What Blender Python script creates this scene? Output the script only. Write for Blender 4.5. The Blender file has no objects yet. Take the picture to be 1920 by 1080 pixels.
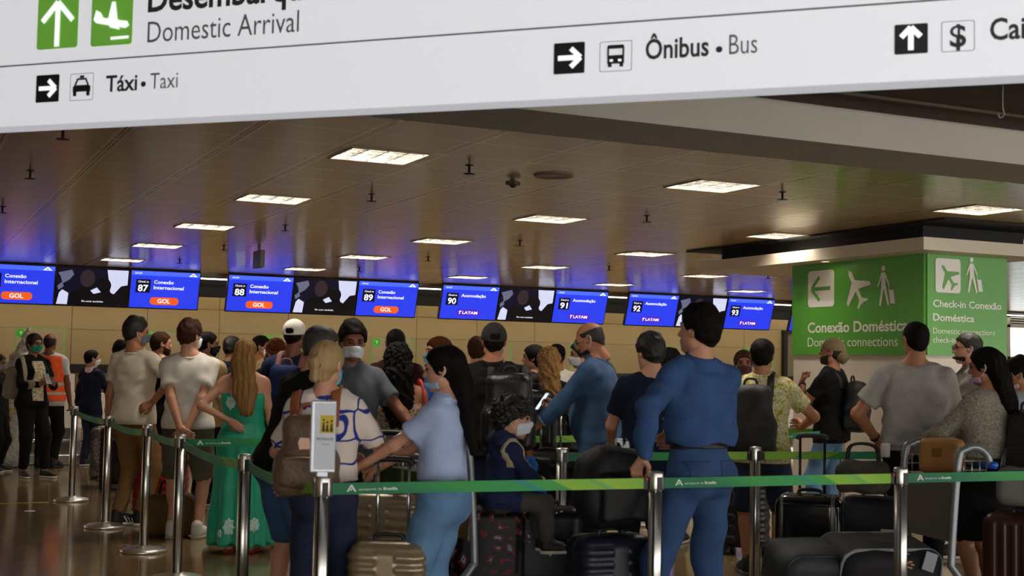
import bpy, bmesh, math, random
import numpy as np
import openvdb
from mathutils import Matrix, Vector

SC = bpy.context.scene
COL = SC.collection

# ---------------------------------------------------------------- camera, world, exposure
HC = 1.4328                       # eye height of the photographer
FPX = 2464.5
YAW, PITCH, ROLL = .4401, .0589, .0193
_f = np.array([math.sin(YAW) * math.cos(PITCH), math.cos(YAW) * math.cos(PITCH), math.sin(PITCH)])
_r = np.array([math.cos(YAW), -math.sin(YAW), 0.])
_u = np.cross(_r, _f)
RGT = _r * math.cos(ROLL) + _u * math.sin(ROLL)
UPV = -_r * math.sin(ROLL) + _u * math.cos(ROLL)
FWD = _f
cam = bpy.data.cameras.new('camera')
cam_o = bpy.data.objects.new('camera', cam)
COL.objects.link(cam_o)
SC.camera = cam_o
cam_o.matrix_world = Matrix(((RGT[0], UPV[0], -FWD[0], 0), (RGT[1], UPV[1], -FWD[1], 0), (RGT[2], UPV[2], -FWD[2], HC), (0, 0, 0, 1)))
cam.sensor_width = 36
cam.lens = FPX / 1920 * 36
cam.clip_end = 200
cam.dof.use_dof = True
cam.dof.focus_distance = 17.5
cam.dof.aperture_fstop = 5.2

W = bpy.data.worlds.new('world')
SC.world = W
W.use_nodes = True
W.node_tree.nodes['Background'].inputs[0].default_value = (1, .96, .90, 1)
W.node_tree.nodes['Background'].inputs[1].default_value = 4.0
SC.view_settings.view_transform = 'Standard'
SC.view_settings.look = 'None'
SC.view_settings.gamma = 1
SC.view_settings.use_curve_mapping = False
SC.view_settings.exposure = .38
LAMP = 44.0                        # power of one ceiling luminaire

# ---------------------------------------------------------------- pixel helpers: where a point of the place lies
def ray(px, py):
    return FWD + RGT * (px - 960) / FPX - UPV * (py - 540) / FPX
def at_depth(px, py, d):
    return np.array([0, 0, HC]) + ray(px, py) * d
def at_z(px, py, z):
    r = ray(px, py)
    return np.array([0, 0, HC]) + r * ((z - HC) / r[2])
def at_y(px, py, y):
    r = ray(px, py)
    return np.array([0, 0, HC]) + r * (y / r[1])
def at_x(px, py, x):
    r = ray(px, py)
    return np.array([0, 0, HC]) + r * (x / r[0])
def on_floor(px, d):
    """floor point at image column px and optical depth d"""
    g = at_depth(px, 690, d)
    # follow the vertical through g down to the floor keeping the column
    for _ in range(4):
        v = np.array([g[0], g[1], .9 - HC])
        q = 960 + FPX * (v @ RGT) / (v @ FWD)
        g = g + RGT * (px - q) * d / FPX
    return np.array([g[0], g[1], 0.])

# ---------------------------------------------------------------- objects
def lin(h):
    h = h.lstrip('#')
    o = []
    for i in (0, 2, 4):
        c = int(h[i:i + 2], 16) / 255
        o.append(c / 12.92 if c <= .04045 else ((c + .055) / 1.055) ** 2.4)
    return tuple(o) + (1,)

def tag(o, label=None, cat=None, group=None, kind=None):
    if label: o['label'] = label
    if cat: o['category'] = cat
    if group: o['group'] = group
    if kind: o['kind'] = kind
    return o
def empty(name, loc, rz=0, label=None, cat=None, group=None):
    o = bpy.data.objects.new(name, None)
    o.empty_display_size = .1
    COL.objects.link(o)
    o.location = tuple(float(v) for v in loc)
    o.rotation_euler = (0, 0, rz)
    return tag(o, label, cat, group)
def link(name, me, mat=None, parent=None):
    o = bpy.data.objects.new(name, me)
    COL.objects.link(o)
    if mat and not me.materials: me.materials.append(mat)
    if parent: o.parent = parent
    return o
def fast_mesh(name, V, Q, smooth=True):
    me = bpy.data.meshes.new(name)
    V = np.ascontiguousarray(V, np.float32); Q = np.ascontiguousarray(Q, np.int32)
    n, m = len(Q), Q.shape[1]
    me.vertices.add(len(V)); me.vertices.foreach_set('co', V.ravel())
    me.loops.add(n * m); me.loops.foreach_set('vertex_index', Q.ravel())
    me.polygons.add(n); me.polygons.foreach_set('loop_start', np.arange(0, n * m, m, dtype=np.int32))
    if smooth: me.polygons.foreach_set('use_smooth', np.ones(n, bool))
    me.update(calc_edges=True)
    return me

class MB:
    """a bag of boxes, tubes, lathes and polygons linked as ONE mesh object"""
    def __init__(s): s.v = []; s.f = []; s.sm = []
    def add(s, v, f, smooth=False):
        n = len(s.v); s.v += [tuple(map(float, p)) for p in v]; s.f += [[i + n for i in q] for q in f]; s.sm += [smooth] * len(f)
        return s
    def box(s, c, d, R=None):
        x, y, z = d[0] / 2, d[1] / 2, d[2] / 2
        v = [np.array(p, float) for p in ((-x, -y, -z), (x, -y, -z), (x, y, -z), (-x, y, -z), (-x, -y, z), (x, -y, z), (x, y, z), (-x, y, z))]
        if R is not None: v = [R @ p for p in v]
        return s.add([p + np.array(c, float) for p in v], [(0, 3, 2, 1), (4, 5, 6, 7), (0, 1, 5, 4), (1, 2, 6, 5), (2, 3, 7, 6), (3, 0, 4, 7)])
    def lathe(s, prof, n=24, c=(0, 0, 0)):
        v = []; f = []
        for r, z in prof:
            for i in range(n):
                a = 2 * math.pi * i / n; v.append((c[0] + r * math.cos(a), c[1] + r * math.sin(a), c[2] + z))
        for j in range(len(prof) - 1):
            for i in range(n):
                k = (i + 1) % n; f.append((j * n + i, j * n + k, (j + 1) * n + k, (j + 1) * n + i))
        f.append(tuple(range(n))[::-1]); m = (len(prof) - 1) * n; f.append(tuple(range(m, m + n)))
        return s.add(v, f, True)
    def tube(s, pts, r, n=8, closed=False):
        pts = [np.array(p, float) for p in pts]; N = len(pts); v = []; f = []
        rr = r if hasattr(r, '__len__') else [r] * N
        up = None
        for i, p in enumerate(pts):
            a = pts[(i - 1) % N] if (closed or i) else p; b = pts[(i + 1) % N] if (closed or i < N - 1) else p
            t = b - a; t = t / (np.linalg.norm(t) + 1e-9)
            if up is None:
                up = np.array((0, 0, 1.)) if abs(t[2]) < .9 else np.array((1., 0, 0))
            up = up - t * (up @ t); up /= np.linalg.norm(up) + 1e-9
            q = np.cross(t, up)
            for k in range(n):
                an = 2 * math.pi * k / n; v.append(p + rr[i] * (math.cos(an) * up + math.sin(an) * q))
        for i in range(N if closed else N - 1):
            for k in range(n):
                k2 = (k + 1) % n; j = (i + 1) % N
                f.append((i * n + k, j * n + k, j * n + k2, i * n + k2))
        if not closed:
            f.append(tuple(range(n))); f.append(tuple(range((N - 1) * n, N * n))[::-1])
        return s.add(v, f, True)
    def poly(s, pts, t=.002, y=0.):
        """outline in the local xz plane facing -y, t thick"""
        n = len(pts); v = [(p[0], y, p[1]) for p in pts] + [(p[0], y - t, p[1]) for p in pts]
        ar = sum(pts[i][0] * pts[(i + 1) % n][1] - pts[(i + 1) % n][0] * pts[i][1] for i in range(n))
        fr = list(range(n, 2 * n)); bk = list(range(n))[::-1]
        if ar < 0: fr = fr[::-1]; bk = bk[::-1]
        return s.add(v, [fr, bk] + [(i, (i + 1) % n, n + (i + 1) % n, n + i) for i in range(n)])
    def build(s, name, mat=None, parent=None, bevel=0, seg=2):
        me = bpy.data.meshes.new(name)
        me.from_pydata(s.v, [], s.f); me.update()
        bm = bmesh.new(); bm.from_mesh(me); bmesh.ops.recalc_face_normals(bm, faces=bm.faces)
        if bevel:
            bmesh.ops.bevel(bm, geom=[e for e in bm.edges if len(e.link_faces) == 2 and e.calc_face_angle(0) > .6], offset=bevel, segments=seg, affect='EDGES', profile=.5)
        bm.to_mesh(me); bm.free()
        if not bevel:
            me.polygons.foreach_set('use_smooth', s.sm)
        return link(name, me, mat, parent)

def smooth_path(pts, n=6):
    """Catmull-Rom through pts"""
    P = [np.array(p, float) for p in pts]; P = [2 * P[0] - P[1]] + P + [2 * P[-1] - P[-2]]; o = []
    for i in range(1, len(P) - 2):
        for k in range(n):
            t = k / n
            o.append(.5 * (2 * P[i] + (P[i + 1] - P[i - 1]) * t + (2 * P[i - 1] - 5 * P[i] + 4 * P[i + 1] - P[i + 2]) * t * t + (3 * P[i] - P[i - 1] - 3 * P[i + 1] + P[i + 2]) * t ** 3))
    o.append(P[-2]); return o
def rrect(x0, z0, x1, z1, r, n=5):
    o = []
    for cx, cz, a in ((x1 - r, z1 - r, 0), (x0 + r, z1 - r, 90), (x0 + r, z0 + r, 180), (x1 - r, z0 + r, 270)):
        for k in range(n + 1):
            t = math.radians(a + 90 * k / n); o.append((cx + r * math.cos(t), cz + r * math.sin(t)))
    return o
def disc(cx, cz, r, n=20):
    return [(cx + r * math.cos(2 * math.pi * k / n), cz + r * math.sin(2 * math.pi * k / n)) for k in range(n)]
def bar(x0, z0, x1, z1, w, w2=None):
    w2 = w if w2 is None else w2
    l = math.hypot(x1 - x0, z1 - z0); nx, nz = -(z1 - z0) / l / 2, (x1 - x0) / l / 2
    return [(x0 + nx * w, z0 + nz * w), (x0 - nx * w, z0 - nz * w), (x1 - nx * w2, z1 - nz * w2), (x1 + nx * w2, z1 + nz * w2)]

_cap = {}
def text_mesh(body, bold=0.):
    cu = bpy.data.curves.new('t', 'FONT'); cu.body = body; cu.offset = bold; cu.resolution_u = 3; cu.extrude = .004
    o = bpy.data.objects.new('t', cu); COL.objects.link(o)
    me = bpy.data.meshes.new_from_object(o.evaluated_get(bpy.context.evaluated_depsgraph_get()))
    bpy.data.objects.remove(o); bpy.data.curves.remove(cu)
    v = np.empty(len(me.vertices) * 3, np.float32); me.vertices.foreach_get('co', v)
    return me, v.reshape(-1, 3)
def text(name, body, x0, z0, h, mat, parent, w=None, bold=0., y=-.003, center=False, slope=0.):
    """lettering on a local xz plane facing -y: baseline starts at (x0, z0), capital height h, total width w"""
    if 'cap' not in _cap: _cap['cap'] = float(np.ptp(text_mesh('H')[1][:, 1]))
    me, v = text_mesh(body, bold); me.name = name
    s = h / _cap['cap']; wd = float(np.ptp(v[:, 0])); sx = (w / wd) if w else s
    x = (v[:, 0] - v[:, 0].min()) * sx
    if center: x = x - x.max() / 2
    o = np.stack([x0 + x, y - v[:, 2] * s * .5, z0 + v[:, 1] * s], 1)
    me.vertices.foreach_set('co', o.astype(np.float32).ravel()); me.update()
    return link(name, me, mat, parent)

# ---------------------------------------------------------------- materials
_M = {}
def mat(name, col, rough=.6, metal=0., emit=0., ecol=None, bump=0., bscale=200., var=0., vscale=6., spec=.5, coat=0., alpha=1., trans=0., stretch=(1, 1, 1)):
    if name in _M: return _M[name]
    m = bpy.data.materials.new(name); m.use_nodes = True; nt = m.node_tree; b = nt.nodes['Principled BSDF']
    c = lin(col) if isinstance(col, str) else tuple(col) + (1,)
    b.inputs['Base Color'].default_value = c; b.inputs['Roughness'].default_value = rough; b.inputs['Metallic'].default_value = metal
    b.inputs['Specular IOR Level'].default_value = spec; b.inputs['Coat Weight'].default_value = coat
    if emit:
        b.inputs['Emission Color'].default_value = lin(ecol) if ecol else c; b.inputs['Emission Strength'].default_value = emit
    if trans: b.inputs['Transmission Weight'].default_value = trans
    if alpha < 1: b.inputs['Alpha'].default_value = alpha
    if bump or var:
        tc = nt.nodes.new('ShaderNodeTexCoord'); mp = nt.nodes.new('ShaderNodeMapping'); mp.inputs['Scale'].default_value = stretch
        nt.links.new(tc.outputs['Object'], mp.inputs[0])
    if bump:
        n = nt.nodes.new('ShaderNodeTexNoise'); n.inputs['Scale'].default_value = bscale; n.inputs['Detail'].default_value = 3
        nt.links.new(mp.outputs[0], n.inputs['Vector'])
        bp = nt.nodes.new('ShaderNodeBump'); bp.inputs['Strength'].default_value = bump; bp.inputs['Distance'].default_value = .01
        nt.links.new(n.outputs['Fac'], bp.inputs['Height']); nt.links.new(bp.outputs[0], b.inputs['Normal'])
    if var:
        n = nt.nodes.new('ShaderNodeTexNoise'); n.inputs['Scale'].default_value = vscale; n.inputs['Detail'].default_value = 4
        nt.links.new(mp.outputs[0], n.inputs['Vector'])
        r = nt.nodes.new('ShaderNodeValToRGB')
        r.color_ramp.elements[0].position = .3; r.color_ramp.elements[1].position = .7
        r.color_ramp.elements[0].color = tuple(v * (1 - var) for v in c[:3]) + (1,); r.color_ramp.elements[1].color = tuple(min(1, v * (1 + var)) for v in c[:3]) + (1,)
        nt.links.new(n.outputs['Fac'], r.inputs[0]); nt.links.new(r.outputs[0], b.inputs['Base Color'])
    _M[name] = m
    return m
def cloth(col, rough=.85, var=.1):
    return mat('cloth_' + col, col, rough, bump=.25, bscale=260, var=var, vscale=14, spec=.2)
def pattern(name, kind, cols, scale, rough=.8):
    """printed cloth: blotches, spots, cells or lines in the cloth's own colours"""
    if name in _M: return _M[name]
    m = bpy.data.materials.new(name); m.use_nodes = True; nt = m.node_tree; b = nt.nodes['Principled BSDF']; b.inputs['Roughness'].default_value = rough
    b.inputs['Specular IOR Level'].default_value = .2
    tc = nt.nodes.new('ShaderNodeTexCoord'); L = nt.links.new
    r = nt.nodes.new('ShaderNodeValToRGB'); r.color_ramp.interpolation = 'LINEAR'
    n0 = nt.nodes.new('ShaderNodeTexNoise'); n0.inputs['Scale'].default_value = scale * .5
    mx = nt.nodes.new('ShaderNodeMix'); mx.data_type = 'VECTOR'; mx.inputs['Factor'].default_value = {'lines': .12, 'spots': .1}.get(kind, .08)
    L(tc.outputs['Object'], n0.inputs['Vector']); L(tc.outputs['Object'], mx.inputs[4]); L(n0.outputs['Color'], mx.inputs[5])
    if kind == 'noise':
        t = nt.nodes.new('ShaderNodeTexNoise'); t.inputs['Scale'].default_value = scale; t.inputs['Detail'].default_value = 3; out = t.outputs['Fac']
    elif kind == 'spots':
        t = nt.nodes.new('ShaderNodeTexVoronoi'); t.inputs['Scale'].default_value = scale; out = t.outputs['Distance']
    elif kind in ('edges', 'lines'):
        t = nt.nodes.new('ShaderNodeTexVoronoi'); t.feature = 'DISTANCE_TO_EDGE'; t.inputs['Scale'].default_value = scale; out = t.outputs['Distance']
        if kind == 'lines': t.inputs['Randomness'].default_value = .35
    L(mx.outputs[1], t.inputs['Vector']); L(out, r.inputs[0]); L(r.outputs[0], b.inputs['Base Color'])
    e = r.color_ramp.elements
    while len(e) < len(cols): e.new(.5)
    for i, (p, c) in enumerate(cols): e[i].position = p; e[i].color = lin(c)
    _M[name] = m
    return m
# ---------------------------------------------------------------- solid modelling: smooth unions of tapered capsules, meshed as one surface
class Vol:
    def __init__(s, lo, hi, vox):
        s.vox = vox; s.lo = np.array(lo, float) - 3 * vox
        n = np.ceil((np.array(hi, float) - s.lo) / vox).astype(int) + 4
        s.x, s.y, s.z = [(s.lo[i] + vox * np.arange(n[i])).astype(np.float32) for i in range(3)]
        s.D = np.full(tuple(n), .3, np.float32)
    def sub(s, lo, hi):
        sl = []
        for c, a, b in zip((s.x, s.y, s.z), lo, hi):
            i = int(np.searchsorted(c, a)); j = int(np.searchsorted(c, b)); sl.append(slice(i, max(i, j)))
        return tuple(sl)
    def cap(s, a, b, ra, rb=None, k=.02, M=None, flat=0, op='u'):
        a = np.array(a, float); b = np.array(b, float); rb = ra if rb is None else rb
        mg = max(ra, rb) + k + 3 * s.vox
        sl = s.sub(np.minimum(a, b) - mg, np.maximum(a, b) + mg)
        if any(q.stop <= q.start for q in sl): return s
        X = s.x[sl[0]][:, None, None] - a[0]; Y = s.y[sl[1]][None, :, None] - a[1]; Z = s.z[sl[2]][None, None, :] - a[2]
        w = b - a
        if M is None: q = (X, Y, Z)
        else: q = tuple(M[i, 0] * X + M[i, 1] * Y + M[i, 2] * Z for i in range(3)); wM = M @ w
        wm = w if M is None else wM
        ww = float(wm @ wm)
        if ww > 1e-10:
            t = np.clip((q[0] * wm[0] + q[1] * wm[1] + q[2] * wm[2]) / ww, 0, 1)
            q = tuple(q[i] - wm[i] * t for i in range(3)); r = ra + (rb - ra) * t
        else: r = ra
        l = np.sqrt(q[0] * q[0] + q[1] * q[1] + q[2] * q[2])
        d = l - r
        if M is not None:
            g = [M[0, i] * q[0] + M[1, i] * q[1] + M[2, i] * q[2] for i in range(3)]
            d = d * l / (np.sqrt(g[0] ** 2 + g[1] ** 2 + g[2] ** 2) + 1e-6)
        if flat and ww > 1e-10:
            dr = w / np.linalg.norm(w)
            d = np.maximum(d, (X - w[0]) * dr[0] + (Y - w[1]) * dr[1] + (Z - w[2]) * dr[2])
            if flat > 1: d = np.maximum(d, -(X * dr[0] + Y * dr[1] + Z * dr[2]))
        s._join(sl, d, k, op); return s
    def _join(s, sl, d, k, op):
        A = s.D[sl]
        if op == 'u':
            if k: h = np.maximum(k - np.abs(A - d), 0) / k; s.D[sl] = np.minimum(A, d) - h * h * k * .25
            else: s.D[sl] = np.minimum(A, d)
        else:
            d = -d
            if k: h = np.maximum(k - np.abs(A - d), 0) / k; s.D[sl] = np.maximum(A, d) + h * h * k * .25
            else: s.D[sl] = np.maximum(A, d)
    def rbox(s, c, half, r, R=None, k=.01, op='u'):
        c = np.array(c, float); half = np.array(half, float); R = np.eye(3) if R is None else R
        e = np.abs(R) @ half + k + 3 * s.vox
        sl = s.sub(c - e, c + e)
        if any(q.stop <= q.start for q in sl): return s
        X = s.x[sl[0]][:, None, None] - c[0]; Y = s.y[sl[1]][None, :, None] - c[1]; Z = s.z[sl[2]][None, None, :] - c[2]
        q = [np.abs(R[0, i] * X + R[1, i] * Y + R[2, i] * Z) - (half[i] - r) for i in range(3)]
        d = np.sqrt(sum(np.maximum(v, 0) ** 2 for v in q)) + np.minimum(np.maximum(np.maximum(q[0], q[1]), q[2]), 0) - r
        s._join(sl, d, k, op); return s
    def plane(s, p, n, off=0.):
        """keep the side the normal points away from"""
        n = np.array(n, float); n /= np.linalg.norm(n)
        d = (s.x[:, None, None] - p[0]) * n[0] + (s.y[None, :, None] - p[1]) * n[1] + (s.z[None, None, :] - p[2]) * n[2]
        s.D = np.maximum(s.D, (d - off).astype(np.float32)); return s
    def slab(s, p, n, w):
        n = np.array(n, float); n /= np.linalg.norm(n)
        d = (s.x[:, None, None] - p[0]) * n[0] + (s.y[None, :, None] - p[1]) * n[1] + (s.z[None, None, :] - p[2]) * n[2]
        s.D = np.maximum(s.D, (np.abs(d) - w).astype(np.float32)); return s
    def copy(s, off=0.):
        o = object.__new__(Vol); o.vox, o.lo, o.x, o.y, o.z = s.vox, s.lo, s.x, s.y, s.z; o.D = s.D - np.float32(off); return o
    def noise(s, amp, f=1., seed=0., kind='cloth'):
        x = s.x[:, None, None]; y = s.y[None, :, None]; z = s.z[None, None, :]
        if kind == 'cloth':
            w = 1.6 * np.sin(7 * f * z + seed) + 1.2 * np.sin(9 * f * (x + y) + 2 * seed)
            n = np.sin(f * (13 * x + 24 * z) + w + seed) * np.sin(f * (12 * y - 9 * x + 7 * z) + 1.3 + seed * 2 + .7 * w) \
                + .6 * np.sin(f * (-22 * x + 33 * z + 10 * y) + 1.4 * w + 3 * seed)
        elif kind == 'pleat':
            an = np.arctan2(x, y + 1e-4)
            n = np.sin(an * f + 1.5 * np.sin(2 * an + seed) + seed + 0 * z) * np.clip((1.05 - z) * 1.3, 0, 1)
        elif kind == 'strand':
            an = np.arctan2(x, y + 1e-4)
            n = np.sin(an * 21 * f + 2 * np.sin(6 * z * f + seed) + seed) + .7 * np.sin(an * 43 * f + 1.5 * np.sin(11 * z * f)) + .4 * np.sin(60 * z + an * 5)
        else:   # curls
            n = np.sin(f * 95 * x + 2 * np.sin(f * 40 * z + seed)) * np.sin(f * 85 * z + 2 * np.sin(f * 50 * y)) + .8 * np.sin(f * 90 * y + 1.7 * np.sin(f * 60 * x)) * np.sin(f * 70 * (x + z) + seed)
        s.D = (s.D + amp * n).astype(np.float32); return s
    def mesh(s):
        s.D[0] = s.D[-1] = .3; s.D[:, 0] = s.D[:, -1] = .3; s.D[:, :, 0] = s.D[:, :, -1] = .3
        g = openvdb.FloatGrid(1.); g.copyFromArray(np.ascontiguousarray(s.D))
        p, q = g.convertToQuads(isovalue=0.)
        return p * s.vox + s.lo, q
    def build(s, name, m, parent, R=None, t=(0, 0, 0), o=None):
        p, q = s.mesh()
        if not len(p): return None
        if R is not None: p = p @ R.T + np.array(t)
        if o is not None: p = p - np.array(o)
        return link(name, fast_mesh(name, p, q), m, parent)

def rx(a): a = math.radians(a); return np.array([[1, 0, 0], [0, math.cos(a), math.sin(a)], [0, -math.sin(a), math.cos(a)]])   # + tips the top forward (+y)
def ry(a): a = math.radians(a); return np.array([[math.cos(a), 0, math.sin(a)], [0, 1, 0], [-math.sin(a), 0, math.cos(a)]])   # + tips the top to the right (+x)
def rz(a): a = math.radians(a); return np.array([[math.cos(a), math.sin(a), 0], [-math.sin(a), math.cos(a), 0], [0, 0, 1]])   # + turns clockwise seen from above
def unit(v): v = np.array(v, float); return v / (np.linalg.norm(v) + 1e-9)
def flatY(k): return np.diag([1., k, 1.])

_hands = {}
def hand_mesh(curl, vox):
    """right hand: wrist at the origin, fingers along +z, palm faces +y, thumb on -x"""
    key = (round(curl, 2), vox)
    if key in _hands: return _hands[key]
    v = Vol((-.075, -.05, -.03), (.05, .11, .2), vox)
    v.cap((0, 0, -.02), (0, 0, .015), .023, .025, .01, flatY(1.35))
    xs = (-.028, -.009, .010, .027); ln = (.070, .078, .072, .056)
    for i, x in enumerate(xs):
        v.cap((x * .55, 0, .012), (x, .001, .086 - .004 * abs(i - 1)), .014, .0125, .012, flatY(1.15))
    for i, x in enumerate(xs):
        p = np.array((x, .001, .086 - .004 * abs(i - 1))); a = 12 * curl + 6; l = ln[i]; fan = (x + .0) * .9
        for sgm, fr in enumerate((.45, .31, .26)):
            a += (62, 70, 45)[sgm] * curl * (1 + .06 * i)
            d = np.array((fan * (1 - curl), math.sin(math.radians(a)), math.cos(math.radians(a)))); q = p + d * l * fr
            v.cap(p, q, .0093 - .0009 * sgm - (.001 if i == 3 else 0), .0088 - .001 * sgm - (.001 if i == 3 else 0), .004); p = q
    t0 = np.array((-.018, .006, .018)); t1 = np.array((-.045, .018 + .012 * curl, .048)); t2 = t1 + np.array((-.012 + .022 * curl, .012 + .008 * curl, .030)); t3 = t2 + np.array((.002 + .014 * curl, .006 + .006 * curl, .024))
    v.cap(t0, t1, .015, .0125, .012); v.cap(t1, t2, .0115, .0105, .004); v.cap(t2, t3, .0102, .008, .004)
    _hands[key] = v.mesh()
    return _hands[key]

_shoes = {}
def shoe_meshes(kind, vox):
    if (kind, vox) in _shoes: return _shoes[kind, vox]
    v = Vol((-.065, -.13, -.01), (.065, .21, .16), vox)
    if kind == 'sandal':
        v.cap((0, -.045, .05), (0, .05, .05), .036, .034, .02); v.cap((0, .05, .045), (-.01, .13, .03), .034, .03, .02, np.diag([1, 1, 1.4])); v.cap((0, -.05, .05), (0, -.05, .11), .034, .03, .02)
        for i in range(5): v.cap((-.028 + .013 * i, .13, .027), (-.03 + .014 * i, .175 - .012 * i, .024), .013 - .001 * i, .009, .004)
    else:
        v.cap((0, -.055, .05), (0, .05, .048), .043, .043, .02); v.cap((0, .05, .045), (-.004, .135, .036), .044, .038, .03, np.diag([1, 1, 1.2]))
        v.cap((0, -.05, .05), (0, -.055, .105), .042, .044, .02)
        v.cap((-.028, .02, .075), (.028, .02, .075), .012, .012, .015); v.cap((-.026, .05, .066), (.026, .05, .066), .012, .012, .015)
    v.plane((0, 0, .012), (0, 0, -1))
    up = v.mesh()
    w = Vol((-.065, -.13, -.01), (.065, .21, .05), vox)
    w.cap((0, -.055, .012), (0, .05, .012), .047, .047, .02); w.cap((0, .05, .012), (-.004, .14, .012), .049, .043, .02)
    w.plane((0, 0, .0), (0, 0, -1)); w.plane((0, 0, .026), (0, 0, 1))
    _shoes[kind, vox] = (up, w.mesh())
    return _shoes[kind, vox]

SKIN = {'light': '#c58f72', 'tan': '#a8704f', 'brown': '#7d4c34', 'dark': '#563323'}
HAIRC = {'black': '#120d0b', 'dark': '#150f0b', 'brown': '#3a2416', 'blond': '#8a673c', 'ash': '#a08457', 'auburn': '#53260f', 'grey': '#2a2724'}

def ik(S, Wp, a, f, hint):
    v = Wp - S; d = np.linalg.norm(v)
    if d > (a + f) * .995: Wp = S + v * ((a + f) * .995 / d); v = Wp - S; d = np.linalg.norm(v)
    u = v / d; x = (a * a - f * f + d * d) / (2 * d); h = math.sqrt(max(a * a - x * x, 1e-6))
    n = np.array(hint, float); n = unit(n - u * (n @ u))
    return S + u * x + n * h, Wp

ARM = {  # wrist (in heights, right arm; x mirrors for the left), elbow hint, hand direction, palm normal, curl
    'down': ((.150, .015, .478), (.4, -1, 0), None, (-1, .2, 0), .35),
    'loose': ((.140, .07, .49), (.5, -1, 0), None, (-1, .2, 0), .4),
    'hip': ((.135, -.055, .60), (1, -.25, .1), (-.75, -.35, -.45), (.2, 1, 0), .25),
    'hip_front': ((.125, .05, .60), (1, -.3, .1), (-.7, .5, -.4), (.2, -1, 0), .3),
    'behind': ((.03, -.125, .505), (1, -.5, .2), (-.75, -.1, -.6), (0, 1, .3), .3),
    'phone': ((.05, .19, .655), (.6, -.6, -.6), (-.45, .7, .3), (-.5, -.2, .85), .5),
    'front': ((.09, .2, .575), (.6, -.7, -.3), (-.1, .9, -.3), (-.2, -.2, -1), .6),
    'reach': ((.10, .30, .52), (.5, -.6, -.5), (-.1, .8, -.5), (0, -.4, -1), .7),
    'strap': ((.085, .1, .735), (.7, -.3, -.8), (-.2, .1, 1), (0, -1, 0), .8),
    'lap': ((.06, .17, .60), (.8, -.4, -.2), (-.8, .5, 0), (0, -1, -.3), .4),
    'cross': ((-.07, .135, .66), (.8, .1, -.8), (-1, .1, .1), (0, -1, 0), .4),
    'chin': ((.03, .15, .79), (.5, .3, -1), (-.2, -.2, 1), (-.3, -1, 0), .75),
}
E_ = np.eye(3)
PEOPLE = {}

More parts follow.
